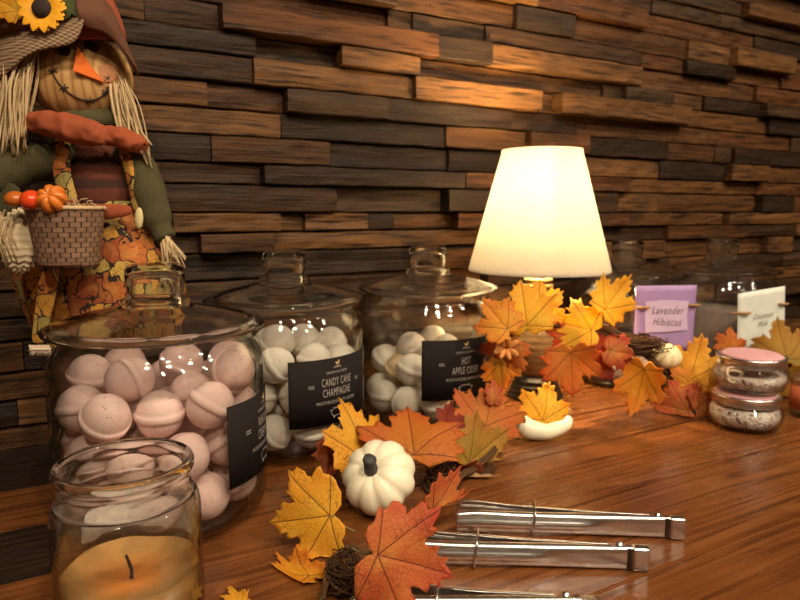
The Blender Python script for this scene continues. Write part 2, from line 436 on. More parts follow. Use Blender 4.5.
# ------------------------------------------------------------------ large glass jars
def jar_bm(c, s=1.0):
    prof = [(0, 0), (.078, 0), (.088, .003), (.0945, .010), (.097, .020), (.0975, .032), (.0975, .146), (.0968, .153), (.094, .160), (.0895, .166), (.0865, .1705), (.0862, .174), (.0882, .177), (.0882, .182), (.085, .184),
            (.0825, .182), (.0822, .174), (.0835, .169), (.088, .162), (.0918, .154), (.0935, .146), (.0935, .032), (.0925, .020), (.086, .012), (.07, .010), (0, .010)]
    bm = bmesh.new(); lathe(bm, [(r*s, z*s) for r, z in prof], c, 96); return bm
def lid_bm(c, s=1.0):
    prof = [(0, .2430), (.018, .2428), (.0240, .2412), (.0264, .2375), (.0268, .232), (.0266, .223), (.0255, .217), (.0238, .2135), (.0262, .2118), (.0310, .2095), (.0316, .2067), (.0302, .2045), (.036, .2025), (.048, .2000),
            (.064, .1965), (.080, .1925), (.092, .1888), (.0975, .1868), (.0995, .1845), (.0988, .182), (.0960, .1808), (.0905, .1812), (.0895, .1842), (.086, .1852), (.070, .1905), (.048, .1955), (.030, .1985), (.0225, .2025), (.0205, .210), (.0218, .218), (.0222, .230), (.0190, .2345), (.010, .2355), (0, .2356)]
    bm = bmesh.new(); lathe(bm, [(r*s, z*s) for r, z in prof], c, 96); return bm
def curved_label(jar, c, r, beta, z0, z1, name_lines, tail):
    """charcoal label wrapped round the glass"""
    a0 = math.atan2(EYE.y-c.y, EYE.x-c.x) + math.radians(beta)
    half = .0605
    def fn(rr): return lambda x, y: Vector((c.x+rr*math.cos(a0+x/rr), c.y+rr*math.sin(a0+x/rr), y))
    bm = bmesh.new(); f = fn(r+.0004); n = 28
    sheet(bm, [[f(-half+2*half*k/n, z) for k in range(n+1)] for z in (z0, (z0+z1)/2, z1)])
    lab = fin(bm, 'jar_label', M_LABEL, jar, mods=[SOL(.0004, 1)], label='charcoal paper label with pale lettering')
    bm = bmesh.new(); g = fn(r+.0012); H = z1-z0
    put(bm, text_polys('FARMHOUSE FRESH', .0044, .72), g, 0, z0+H*.765)
    put(bm, text_polys(tail, .0054, .72), g, 0, z0+H*.315)
    if len(name_lines) == 2:
        put(bm, text_polys(name_lines[0], .0136, .46), g, 0, z0+H*.585)
        put(bm, text_polys(name_lines[1], .0136, .46), g, 0, z0+H*.425)
    else:
        put(bm, text_polys(name_lines[0], .0150, .66), g, 0, z0+H*.49)
    w1 = .034
    for sgn in (-1, 1):                                # the little bars either side of the name
        for dy in (-.0012, .0012):
            put(bm, rects([(sgn*w1-.003, dy-.0004, sgn*w1+.003, dy+.0004)]), g, 0, z0+H*(.60 if len(name_lines) == 2 else .55))
    for x in (-.002, .002):
        put(bm, rects([(x-.0003, -.002, x+.0003, .002)]), g, (-w1 if x < 0 else w1)+x*.9, z0+H*(.60 if len(name_lines) == 2 else .55))
    # claw-foot bath tub
    zb = z0+H*.12
    put(bm, strokes([(-.0105, .007), (-.0085, .0012), (-.006, 0), (.006, 0), (.0085, .0012), (.0105, .007)], .0007), g, 0, zb)
    put(bm, strokes([(-.0115, .007), (.0115, .007)], .0007), g, 0, zb)
    for x in (-.006, .006): put(bm, rects([(x-.0012, -.0022, x+.0012, -.0006)]), g, 0, zb)
    for k in range(5): put(bm, rects([(-.007+k*.003, .0085, -.0052+k*.003, .0100)]), g, 0, zb)
    # base line below the hen
    put(bm, rects([(-.006, -.0006, .006, .0), (-.0045, .0010, .0045, .0016)]), g, 0, z0+H*.855)
    fin(bm, 'lettering', M_INK, lab, smooth=False)
    bm = bmesh.new()                                  # small hen
    put(bm, strokes([(-.0025, .004), (-.0008, .0015), (.001, .0015), (.002, .0045)], .0016), g, 0, z0+H*.885)
    put(bm, rects([(.0012, .0042, .0030, .0056)]), g, 0, z0+H*.885)
    fin(bm, 'hen_emblem', M_GOLD, lab, smooth=False)
def big_jar(c, label, group=None, s=1.0):
    j = empty('glass_cookie_jar', c, label, 'jar', group)
    fin(jar_bm(c, s), 'jar_body', M_GLASS, j); fin(lid_bm(c, s), 'lid', M_SOLID, j); return j

JC = [G(154, .605), G(284, .80), G(428, .915)]
j1 = big_jar(JC[0], 'large lidded glass jar full of pink bath bombs, behind the open candle jar')
curved_label(j1, JC[0], .0975, 68, .045, .121, ['WHOOPIE', 'CREAM PIE'], 'MOISTURIZING BATH BOMBS')
j2 = big_jar(JC[1], 'lidded glass jar labelled CANDY CANE CHAMPAGNE, full of cream bath bombs')
curved_label(j2, JC[1], .0975, 36, .046, .124, ['CANDY CANE', 'CHAMPAGNE'], 'MOISTURIZING BATH BOMBS')
j3 = big_jar(JC[2], 'lidded glass jar labelled HOT APPLE CIDER, half full of bath bombs')
curved_label(j3, JC[2], .0975, 31, .046, .126, ['HOT', 'APPLE CIDER'], 'MOISTURIZING BATH BOMBS')

# ------------------------------------------------------------------ bath bombs
BR = .0225
def bomb_mesh(name, mat):
    bm = bmesh.new(); prof = []
    n = 22
    for i in range(n+1):
        th = PI*i/n; r = BR*.945*math.sin(th); z = BR*.985*math.cos(th)
        prof.append((0 if i in (0, n) else r, z))
    mid = n//2
    prof[mid:mid+1] = [(BR*.945, .0032), (BR*.985, .0028), (BR*.99, .0), (BR*.985, -.0026), (BR*.942, -.0031)]
    lathe(bm, prof, (0, 0, 0), 36)
    for v in bm.verts: v.co = wob(v.co, 70, .0007)
    bmesh.ops.recalc_face_normals(bm, faces=bm.faces)
    me = bpy.data.meshes.new(name); bm.to_mesh(me); bm.free(); me.materials.append(mat)
    me.polygons.foreach_set('use_smooth', [True]*len(me.polygons)); return me
ME_PINK, ME_CREAM, ME_TAN = bomb_mesh('bath_bomb_pink', M_PINK), bomb_mesh('bath_bomb_cream', M_CREAM), bomb_mesh('bath_bomb_tan', M_TAN)
def pack(n, seed, ztop, side=(0, 0)):
    rng = np.random.default_rng(seed); rin = .0930-BR-.0012; zf = .0115+BR
    a = rng.uniform(0, 2*PI, n); q = rin*np.sqrt(rng.uniform(0, 1, n))
    p = np.stack([q*np.cos(a), q*np.sin(a), zf + np.linspace(0, .35, n)], 1)
    for it in range(1500):
        gstep = .0016 if it < 900 else (.0005 if it < 1250 else .00005)
        p[:, 2] -= gstep
        p[:, 0] += side[0]*gstep; p[:, 1] += side[1]*gstep
        for _ in range(4):
            d = p[:, None, :]-p[None, :, :]; L = np.sqrt((d**2).sum(-1))+np.eye(n)
            ov = np.clip(2*BR-L, 0, None); np.fill_diagonal(ov, 0)
            p += (d/L[..., None]*ov[..., None]*.42).sum(1)
            p[:, 2] = np.maximum(p[:, 2], zf)
            rr = np.hypot(p[:, 0], p[:, 1]); k = np.minimum(1, rin/np.maximum(rr, 1e-9)); p[:, 0] *= k; p[:, 1] *= k
    p = p[np.argsort(p[:, 2])]; p = p[p[:, 2]+BR < ztop]
    return p
ORD = ['first', 'second', 'third', 'fourth', 'fifth', 'sixth', 'seventh', 'eighth', 'ninth', 'tenth', 'eleventh', 'twelfth', 'thirteenth', 'fourteenth', 'fifteenth', 'sixteenth', 'seventeenth', 'eighteenth', 'nineteenth', 'twentieth']
def fill(jc, n, seed, colour, jarname, meshes, group, ztop, side=(0, 0), tan_pick=()):
    pts = pack(n, seed, ztop, side=side); n = len(pts); print('PACK', n, pts[:, 2].max()+BR); W = [Vector(jc)+Vector(map(float, p)) for p in pts]
    rnd = random.Random(seed)
    def seen(i, eye):
        c = W[i]; to = (eye-c).normalized(); s1 = to.orthogonal().normalized(); s2 = to.cross(s1); vis = 0; tot = 0
        for ring, m in ((0, 1), (.45, 6), (.8, 10), (.95, 12)):
            for k in range(m):
                q = c + (s1*math.cos(k*2*PI/m)+s2*math.sin(k*2*PI/m))*(ring*BR) + to*(BR*math.sqrt(1-ring*ring))
                tot += 1; ok = True
                for jx, o in enumerate(W):
                    if jx == i: continue
                    w = o-q; t = w.dot(to)
                    if t > 0 and (w-to*t).length < BR*.985: ok = False; break
                vis += ok
        return vis/tot
    main = [seen(i, EYE) for i in range(n)]
    side_v = [max(seen(i, EYE+R*.18), seen(i, EYE-R*.18)) for i in range(n)]
    keep = [i for i in range(n) if main[i] > 0.02 or side_v[i] > .12]
    vis = [i for i in keep if main[i] > .02]
    rows = {}
    for i in vis: rows.setdefault(min(3, int((W[i].z-.012)/(BR*1.85))), []).append(i)
    label = {}
    names = ['bottom row', 'second row up', 'third row up', 'top row']
    for rix, ids in rows.items():
        ids.sort(key=lambda i: (W[i]-EYE).dot(R)/(W[i]-EYE).dot(FH))
        for k, i in enumerate(ids):
            label[i] = f'{colour} bath bomb in {names[rix]} of {jarname}, {ORD[k]} from the left'
    for i in keep:
        me = meshes[1] if (len(meshes) > 1 and i in tan_pick) else meshes[0]
        o = bpy.data.objects.new('bath_bomb', me); C.objects.link(o)
        o.location = W[i]; o.scale = (.985,)*3
        o.rotation_euler = (rnd.uniform(-.5, .5), rnd.uniform(-.5, .5), rnd.uniform(0, 6))
        if rnd.random() < .3: o.rotation_euler = (rnd.uniform(0, 6), rnd.uniform(0, 6), 0)
        lb = label.get(i, f'{colour} bath bomb deep in the middle of the {jarname}')
        if me is ME_TAN: lb = lb.replace('cream', 'tan')
        tag(o, lb, 'bath bomb', group)
fill(JC[0], 58, 3, 'pink', 'front jar', [ME_PINK], 'pink bath bombs in the front jar', .163)
fill(JC[1], 60, 5, 'cream', 'candy cane jar', [ME_CREAM], 'cream bath bombs in the candy cane jar', .166)
fill(JC[2], 27, 11, 'cream', 'apple cider jar', [ME_CREAM, ME_TAN], 'bath bombs in the apple cider jar', .125, side=(.25, .1), tan_pick=(3, 9, 14, 20, 26, 29))

# ------------------------------------------------------------------ open candle jar
def candle():
    c = G(112, .425)
    t = empty('candle_jar', c, 'open glass jar of half burnt amber candle wax in front of the pink bath bombs', 'candle')
    prof = [(0, 0), (.043, 0), (.0475, .004), (.0490, .012), (.0490, .086), (.0480, .092), (.0462, .0958), (.0435, .0958), (.0448, .092), (.0458, .086), (.0458, .014), (.043, .009), (0, .008)]
    bm = bmesh.new(); lathe(bm, prof, c, 80); fin(bm, 'jar_body', M_GLASS, t)
    bm = bmesh.new(); lathe(bm, [(.0461, .0960), (.0448, .0990), (.0434, .1015), (.0430, .1045), (.0430, .1100), (.0445, .1120), (.0456, .1150), (.0458, .1180), (.0447, .1210), (.0428, .1222), (.0410, .1208), (.0402, .1170), (.0401, .1050), (.0408, .1010), (.0425, .0980), (.0437, .0960), (.0461, .0960)], c, 96)
    fin(bm, 'rim', M_SOLID, t)
    m = MT('amber_candle_wax'); v = m.coords(); f = m.noise(v, 28, 4)
    rr = m.n('ShaderNodeVectorMath', operation='LENGTH'); m.l(m.coords('Object', (1, 1, .15)), rr.inputs[0])
    cc = m.mix(m.ramp(m.math('ADD', m.math('MULTIPLY', rr.outputs['Value'], 20), m.math('MULTIPLY', f, .35)), [(.38, (0, 0, 0)), (.85, (1, 1, 1))]), (.62, .20, .015), (.42, .22, .065))
    m.principled(cc, .35, 0, m.bump(f, .4, .003), Subsurface_Weight=.25, Subsurface_Radius=(.02, .008, .003), Subsurface_Scale=.5)
    bm = bmesh.new()
    lathe(bm, [(0, .0085), (.042, .0095), (.0450, .016), (.0452, .043), (.0440, .0420), (.039, .0395), (.030, .037), (.020, .035), (.010, .0345), (0, .0343)], c, 60)
    for vv in bm.verts:
        q = vv.co-c
        if q.z > .030:
            a = math.atan2(q.y, q.x); vv.co.z += (.003)*mnoise.noise(Vector((math.cos(a)*1.5, math.sin(a)*1.5, q.length*30)))*(q.xy.length/.045)
    wax = fin(bm, 'wax', m.m, t)
    bm = bmesh.new(); tube(bm, [c+Vector((0, 0, .033)), c+Vector((.0005, 0, .041)), c+Vector((-.001, .0005, .047)), c+Vector((-.0025, .001, .052))], [.0013, .0013, .0012, .001], 8); fin(bm, 'wick', M_BLACK, wax)
    m = MT('waxy_film'); v = m.coords(); f = m.noise(v, 40, 4)
    tr = m.n('ShaderNodeBsdfTransparent'); df = m.n('ShaderNodeBsdfDiffuse'); df.inputs[0].default_value = (.72, .66, .58, 1)
    mx = m.n('ShaderNodeMixShader'); m.l(m.ramp(f, [(.38, (.12,)*3), (.6, (.42,)*3)]), mx.inputs[0]); m.l(tr.outputs[0], mx.inputs[1]); m.l(df.outputs[0], mx.inputs[2]); m.l(mx.outputs[0], m.out.inputs[0])
    bm = bmesh.new(); a0 = math.atan2(FH.y, FH.x); n = 30; rows = []
    for z, w in ((.052, 1.0), (.064, .98), (.076, .9), (.085, .7)):
        rows.append([c+Vector((.0451*math.cos(a0+w*1.3*(2*k/n-1)-.1), .0451*math.sin(a0+w*1.3*(2*k/n-1)-.1), z+.004*mnoise.noise(Vector((k*.4, z*30, 0))))) for k in range(n+1)])
    sheet(bm, rows); fin(bm, 'wax_film', m.m, t, mods=[SOL(.0003)])
candle()

# ------------------------------------------------------------------ table lamp
LC = G(539, 1.0)
def lamp():
    c = LC
    t = empty('table_lamp', c, 'lit table lamp with white tapered shade on a dark ribbed base', 'lamp')
    prof = [(0, 0), (.043, 0), (.044, .003), (.042, .006), (.0375, .008), (.040, .011), (.039, .014), (.0345, .016), (.037, .019), (.0355, .022), (.0305, .024), (.033, .027), (.031, .030), (.024, .033), (.022, .036), (0, .036)]
    bm = bmesh.new(); lathe(bm, prof, c, 48); fin(bm, 'base', plain('black_lacquer', (.012, .010, .009), .3), t)
    bm = bmesh.new(); pr = [(0, .0361), (.019, .0362)]
    for i in range(25):
        z = .037+.085*i/24; r = .019+.010*math.sin(PI*min(1, i/24*1.05))
        pr.append((r*(1+.035*math.sin(i*2.1)), z))
    pr += [(.014, .1225), (0, .1228)]
    lathe(bm, pr, c, 48); fin(bm, 'lamp_body', plain('olive_ceramic', (.20, .13, .06), .25, bstr=.05), t)
    bm = bmesh.new(); lathe(bm, [(0, .1229), (.015, .123), (.016, .135), (.0205, .139), (.020, .150), (.021, .165), (.019, .172), (.0235, .175), (.0235, .179), (.019, .181), (.0225, .184), (.0225, .188), (.014, .190), (0, .190)], c, 40)
    fin(bm, 'neck', plain('aged_brass', (.55, .38, .16), .3, 1.0, bstr=.05), t)
    bm = bmesh.new(); lathe(bm, [(0, .1902), (.012, .1903), (.012, .289), (0, .2892)], c, 24); fin(bm, 'socket', M_DMETAL, t)
    bm = bmesh.new(); lathe(bm, [(0, .2894), (.011, .290), (.013, .300), (.022, .314), (.027, .330), (.024, .347), (.013, .359), (0, .362)], c, 32); fin(bm, 'bulb', emit('bulb_glow', (1.0, .66, .31), 620.0), t)
    zb, zt, rb, rt = .200, .383, .108, .060
    bm = bmesh.new(); lathe(bm, [(rb, zb), (rb, zb+.004), (rt+.0005, zt-.004), (rt+.0005, zt), (rt-.0015, zt), (rt-.0018, zt-.004), (rb-.0022, zb+.004), (rb-.002, zb), (rb, zb)], c, 96)
    sh = fin(bm, 'lamp_shade', shade_mat(), t)
    bm = bmesh.new()
    for k in range(3):
        a = k*2*PI/3+.5; z = zt-.02; r = rt+.002
        tube(bm, [c+Vector((0, 0, .3625)), c+Vector((.01*math.cos(a), .01*math.sin(a), .366)), c+Vector((r*.97*math.cos(a), r*.97*math.sin(a), z))], .001, 6)
    fin(bm, 'shade_spider', M_DMETAL, t)
lamp()

# ------------------------------------------------------------------ maple leaves and garlands
HALF = [(0, 1.0), (.06, .88), (.19, .86), (.18, .75), (.31, .71), (.27, .60), (.30, .52), (.42, .56), (.46, .64), (.54, .57), (.78, .60), (.73, .48), (.81, .38), (.70, .31), (.60, .24), (.68, .17), (.76, .04), (.62, -.02), (.60, -.14), (.40, -.15), (.20, -.22), (.06, -.12)]
def outline():
    full = HALF + [(0, -.06)] + [(-x, y) for x, y in HALF[:0:-1]]
    out = []
    for (a, b), (c, d) in zip(full, full[1:]+full[:1]):
        out += [(a, b), ((a+c)/2, (b+d)/2)]
    return out
OUT = outline()
def leaf(parent, mat, c, size, ang=0, tp=0, ty=0, curl=.25, fold=.2, rip=.08, seed=0, zmin=.0025, width=1.0, stem=None):
    """c world centre; size = leaf length in metres; ang = tip direction on the picture, tp/ty = lean away / turn"""
    rnd = random.Random(seed); ctr = (0, .2)
    Rm = (Matrix((R, U, N)).transposed()) @ Matrix.Rotation(math.radians(-ang), 3, 'Z') @ Matrix.Rotation(math.radians(tp), 3, 'X') @ Matrix.Rotation(math.radians(ty), 3, 'Y')
    ph = rnd.uniform(0, 6); k1 = curl*rnd.choice([1, 1, -1]); twist = rnd.uniform(-.15, .15)
    jit = [1+rnd.uniform(-.07, .07) for _ in OUT]
    bm = bmesh.new(); uvl = bm.loops.layers.uv.new('UVMap'); uvs = {}
    s = size/1.22
    def place(x, y):
        X, Y = x*width, y-.3
        z = -k1*(Y*Y)*.9 + fold*abs(X)*.55 - fold*.9*X*X + rip*math.sin(5*X+ph)*math.cos(4.3*Y+ph*.7)*(.4+abs(X)) + twist*X*Y
        w = Vector(c) + Rm @ Vector((X*s, Y*s, z*s))
        if w.z < zmin: w.z = zmin + .15*min(.01, max(0, (w.z+.03)))*.2
        v = bm.verts.new(w); uvs[v] = (x, y); return v
    v0 = place(*ctr); prev = None
    for f in (.2, .4, .6, .78, .9, 1.0):
        ring = [place(ctr[0]+(x-ctr[0])*f*(jit[i] if f > .7 else 1), ctr[1]+(y-ctr[1])*f*(jit[i] if f > .7 else 1)) for i, (x, y) in enumerate(OUT)]
        n = len(ring)
        for k in range(n):
            if prev is None: bm.faces.new((v0, ring[k], ring[(k+1) % n]))
            else: bm.faces.new((prev[k], ring[k], ring[(k+1) % n], prev[(k+1) % n]))
        prev = ring
    for fc in bm.faces:
        for lp in fc.loops: lp[uvl].uv = uvs[lp.vert]
    o = fin(bm, 'maple_leaf', mat, parent, mods=[SOL(.0005)])
    if stem:
        b = bmesh.new(); p0 = Vector(c)+Rm @ Vector((0, -.35*s, .01*s)); p1 = Vector(stem)
        mid = (p0+p1)/2 + Vector((0, 0, -.002)); 
        for q in (p0, mid, p1): q.z = max(q.z, .003)
        tube(b, smooth_path([p0, mid, p1], 5), .0009, 6); fin(b, 'leaf_stem', M_STEM, o)
    return o
M_STEM = plain('leaf_stem_green', (.20, .17, .06), .6)
M_VINE = plain('brown_vine', (.085, .045, .020), 1.0, var=.5, scale=150, bstr=.6, Specular_IOR_Level=.15)
M_TWIG = plain('dark_twigs', (.060, .030, .014), 1.0, var=.6, scale=200, bstr=.4, Specular_IOR_Level=.15)
L_YEL = leaf_mat('yellow_maple_leaf', (.86, .47, .028), (.78, .35, .018), (.15, .05, .01), (.78, .50, .05))
L_ORG = leaf_mat('orange_maple_leaf', (.62, .22, .018), (.58, .115, .014), (.16, .03, .008), (.60, .20, .02))
L_RED = leaf_mat('red_orange_maple_leaf', (.66, .25, .05), (.56, .065, .025), (.14, .022, .012), (.60, .13, .035))
L_OCH = leaf_mat('ochre_maple_leaf', (.50, .28, .03), (.46, .20, .02), (.16, .07, .015), (.36, .26, .04))
L_DRD = leaf_mat('deep_red_maple_leaf', (.36, .05, .018), (.25, .022, .012), (.07, .01, .006), (.40, .08, .02))
L_YOR = leaf_mat('yellow_orange_maple_leaf', (.84, .40, .020), (.74, .23, .015), (.18, .05, .01), (.80, .44, .03))
L_RST = leaf_mat('rust_maple_leaf', (.42, .13, .03), (.40, .075, .02), (.12, .03, .01), (.30, .12, .04))

L_BYL = leaf_mat('bright_yellow_maple_leaf', (.95, .60, .035), (.88, .44, .015), (.22, .08, .01), (.90, .62, .05))
def nest(parent, c, ax, n=70, r=.0008, seed=1, name='twig_nest'):
    rnd = random.Random(seed); bm = bmesh.new()
    for _ in range(n):
        a = rnd.uniform(0, 2*PI); el = rnd.uniform(-.9, .9); pts = []
        rad = rnd.uniform(.6, 1.0); da = rnd.uniform(.3, .7)*rnd.choice([-1, 1]); de = rnd.uniform(-.3, .3)
        for k in range(6):
            d = Vector((math.cos(a)*math.cos(el), math.sin(a)*math.cos(el), math.sin(el)))*rad
            q = Vector(c)+ax[0]*d.x+ax[1]*d.y+ax[2]*d.z; q.z = max(q.z, .003); pts.append(q)
            a += da; el = max(-1.4, min(1.4, el+de)); rad = min(1.12, rad*rnd.uniform(.94, 1.1))
        tube(bm, pts, r*rnd.uniform(.7, 1.3), 5)
    return fin(bm, name, M_TWIG, parent)
def vine(parent, pts, r=.0022, strands=3, seed=1):
    rnd = random.Random(seed); bm = bmesh.new(); path = smooth_path(pts, 8)
    for s in range(strands):
        out = []
        for i, p in enumerate(path):
            a = i*.45+s*2*PI/strands; out.append(p+Vector((math.cos(a), math.sin(a)*.7, math.sin(a)))*r*.95 + Vector((rnd.uniform(-1, 1), rnd.uniform(-1, 1), rnd.uniform(-1, 1)))*r*.15)
        for q in out: q.z = max(q.z, r+.0006)
        tube(bm, out, r, 7)
    return fin(bm, 'vine', M_VINE, parent)

def pumpkin_bm(c, r, h, axis, ribs=9, depth=.10):
    q = Vector((0, 0, 1)).rotation_difference(Vector(axis).normalized()).to_matrix()
    def fn(d, th, ph):
        rib = 1-depth*(abs(math.cos(ribs*ph/2))**5)*math.sin(th)
        dimple = 1-.30*math.exp(-((th)/.38)**2) - .2*math.exp(-((PI-th)/.4)**2)
        return rib*dimple
    bm = bmesh.new(); blob(bm, c, [q @ Vector((r, 0, 0)), q @ Vector((0, r, 0)), q @ Vector((0, 0, h))], 72, 24, fn); return bm, q
def pumpkin_stem(c, q, h, s=1.0):
    bm = bmesh.new(); pts = [Vector((0, 0, h*.66)), Vector((.0005, 0, h*.66+.005*s)), Vector((.002*s, 0, h*.66+.010*s)), Vector((.0045*s, .001*s, h*.66+.0145*s)), Vector((.006*s, .001*s, h*.66+.016*s))]
    tube(bm, [Vector(c)+q @ p for p in pts], [.0075*s, .0055*s, .0050*s, .0058*s, .0055*s], 10); return bm
M_WPUMP = plain('white_pumpkin_skin', (.80, .76, .56), .38, var=.10, scale=45, bstr=.08)
M_PSTEM = plain('charcoal_pumpkin_stem', (.045, .042, .042), .7, bstr=.4)

def front_garland():
    base = G(400, .60)
    g = empty('autumn_garland', base, 'autumn leaf garland with twig clumps beside the tongs and candy cane jar', 'garland')
    W = lambda px, py, z: T(px, py, z)
    vine(g, [T(428, 505, .010), T(440, 492, .014), T(455, 480, .012), T(490, 455, .014), T(505, 430, .016)], .0020, 3, 4)
    vine(g, [T(322, 600, .010), T(330, 570, .016), T(348, 548, .024), T(375, 555, .014)], .0014, 2, 9)
    nest(g, P(345, 574, .47), [R*.015, FH*.02, U*.021], 170, .00045, 2)
    nest(g, P(441, 492, .655), [R*.020, FH*.022, U*.034], 200, .0005, 5)
    nest(g, P(470, 478, .70), [R*.03, FH*.02, U*.012], 90, .0005, 6)
    # (material, px, py, depth, length px, tip angle, lean, turn, curl, fold, width)
    spec = [
        (L_YEL, 311, 518, .52, 84, -100, -8, 8, .15, .10, .98),
        (L_RED, 400, 560, .425, 106, 108, -8, -10, .22, .18, .92),
        (L_YOR, 296, 593, .492, 92, -72, -40, 0, .3, .25, .8),
        (L_YEL, 358, 440, .668, 84, -16, -10, 50, .40, .35, .80),
        (L_RST, 345, 452, .675, 66, 160, -10, -30, .3, .3, .8),
        (L_ORG, 412, 438, .66, 84, -8, -48, 8, .25, .25, 1.05),
        (L_OCH, 480, 452, .72, 78, 58, -32, 8, .2, .2, .8),
        (L_ORG, 488, 413, .77, 62, 18, -30, 0, .25, .25, 1.0),
        (L_RED, 447, 506, .560, 82, 95, -42, 0, .15, .15, .72),
        (L_RST, 462, 470, .68, 44, 140, -40, 25, .5, .4, .8),
        (L_YEL, 238, 622, .45, 56, -70, -60, 0, .2, .2, .9),
        (L_DRD, 452, 428, .74, 46, 70, -40, 0, .3, .3, .9),
        (L_RED, 494, 394, .775, 30, 0, -10, 0, .3, .3, .5),
        (L_RST, 392, 462, .66, 50, -60, -40, 10, .3, .3, .9),
    ]
    for i, (m, px, py, d, L, a, tp, ty, cu, fo, w) in enumerate(spec):
        c = P(px, py, d); st = None
        if i in (0, 1): st = P(px+(-48 if i else 44), py+(-12 if i else 14), d+.02)
        leaf(g, m, c, L*d/F, a, tp, ty, cu, fo, .07, 50+i, zmin=.027 if i == 8 else .0025, width=w, stem=st)
    # acorn and dried husks
    bm = bmesh.new(); c = P(446, 503, .615); c.z = .016; blob(bm, c, [R*.009, FH*.009, U*.012], 20, 12); fin(bm, 'acorn', plain('brown_acorn', (.16, .075, .03), .5), g)
    bm = bmesh.new()
    for k in range(7):
        a = k*.9; c0 = P(478, 484, .68); d = (R*math.cos(a)+U*math.sin(a)*.6)
        rows = []
        for j in range(5):
            t = j/4; w = .008*math.sin(PI*(.15+.85*t))+.0005; pm = c0+d*(.024*t)+N*(.006*math.sin(t*3))
            sd = d.cross(N).normalized()
            rows.append([pm-sd*w, pm+N*.002, pm+sd*w])
        sheet(bm, rows)
    for v in bm.verts: v.co.z = max(v.co.z, .004)
    fin(bm, 'dried_husk', plain('tan_husk', (.30, .17, .07), .8), g, mods=[SOL(.0005), SUB(1)])
    return g
front_garland()

# white pumpkin lying in the garland
pc = P(379, 487, .598); pc.z = max(pc.z, .036)
pk = empty('white_pumpkin', (pc.x, pc.y, 0), 'small white pumpkin with dark stem among the red and yellow leaves', 'pumpkin')
bm, q = pumpkin_bm(pc, .0368, .0270, R*-.32+U*.52+N*.75, 9, .075); fin(bm, 'pumpkin_body', M_WPUMP, pk)
fin(pumpkin_stem(pc, q, .0260, 1.15), 'stem', M_PSTEM, pk, label='charcoal grey stem')

def back_garland():
    g = empty('leaf_garland', G(600, .92), 'bright leaf garland draped around the lit lamp and the far jars', 'garland')
    D = .90
    vine(g, [P(502, 378, .822), P(506, 345, .825), P(516, 318, .85), P(545, 322, .885), P(575, 327, .89), P(605, 328, .90), P(640, 350, .92), P(668, 372, .94), P(698, 392, .96), P(735, 388, 1.0), P(775, 375, 1.04), P(815, 372, 1.08)], .0032, 4, 3)
    nest(g, P(632, 345, .925), [R*.055, FH*.02, U*.016], 120, .0006, 12)
    nest(g, P(672, 378, .945), [R*.045, FH*.02, U*.020], 150, .0006, 13)
    spec = [
        (L_BYL, 525, 311, .825, 60, -6, -6, -5, .2, .22, .90),
        (L_YOR, 499, 320, .80, 50, -40, -8, 15, .3, .3, .8),
        (L_BYL, 546, 304, .875, 44, 55, -6, 0, .2, .25, .9),
        (L_ORG, 505, 352, .815, 44, 200, -8, 15, .3, .3, .9),
        (L_YOR, 501, 371, .815, 36, 170, -8, 0, .3, .3, .9),
        (L_ORG, 571, 366, .868, 58, 176, -6, -5, .15, .20, .88),
        (L_BYL, 612, 299, .885, 56, 38, -8, 10, .25, .25, .68),
        (L_BYL, 578, 327, .88, 56, -76, -10, 0, .3, .3, .75),
        (L_RED, 563, 332, .885, 36, -80, -10, 0, .3, .3, .8),
        (L_DRD, 604, 356, .90, 52, 95, -10, 10, .2, .25, .75),
        (L_RED, 618, 352, .895, 40, 100, -10, 0, .3, .3, .7),
        (L_YOR, 641, 384, .895, 64, 190, -8, 40, .4, .35, .62),
        (L_YEL, 694, 366, .93, 62, 20, -10, -25, .3, .3, .75),
        (L_YOR, 683, 386, .92, 40, -100, -10, 10, .3, .3, .8),
        (L_RED, 676, 408, .90, 48, -80, -30, 0, .35, .3, .9),
        (L_RED, 702, 404, .90, 40, 60, -25, 0, .3, .3, .9),
        (L_OCH, 783, 346, .99, 56, -10, -8, 0, .2, .2, .85),
        (L_ORG, 731, 344, 1.0, 34, 10, -8, 15, .3, .3, .9),
        (L_OCH, 792, 384, .98, 50, 150, -12, 20, .3, .3, .9),
        (L_OCH, 802, 366, 1.0, 50, 80, -8, 0, .3, .3, .9),
        (L_YOR, 716, 376, .98, 50, 30, -12, 10, .3, .3, .9),
    ]
    for i, (m, px, py, d, L, a, tp, ty, cu, fo, w) in enumerate(spec):
        leaf(g, m, P(px, py, d), L*d/F, a, tp, ty, cu, fo, .08, 150+i, width=w)
    c = P(665, 356, .945)
    bm, q = pumpkin_bm(c, .024, .020, U+N*.3, 9, .09); pp = fin(bm, 'mini_pumpkin', plain('cream_pumpkin_skin', (.80, .68, .40), .4), g, label='cream mini pumpkin')
    # little cone flower cluster by the lamp
    bm = bmesh.new(); c = P(506, 348, .803)
    for k in range(9):
        a = k*.7; d = R*math.cos(a)+U*math.sin(a)*.8+N*.5
        blob(bm, c+d*.010, [d*.009, d.cross(N).normalized()*.0035, d.cross(R).normalized()*.0035], 8, 6)
    fin(bm, 'orange_blossom', plain('orange_blossom', (.60, .25, .06), .7), g)
    return g
back_garland()
# single yellow leaf by the gourd
lf = leaf(None, L_BYL, P(545, 408, .862), 52*.86/F, 15, -12, 5, .2, .2, .08, 77, width=.85)
tag(lf, 'single bright yellow maple leaf standing behind the white curved gourd', 'leaf')

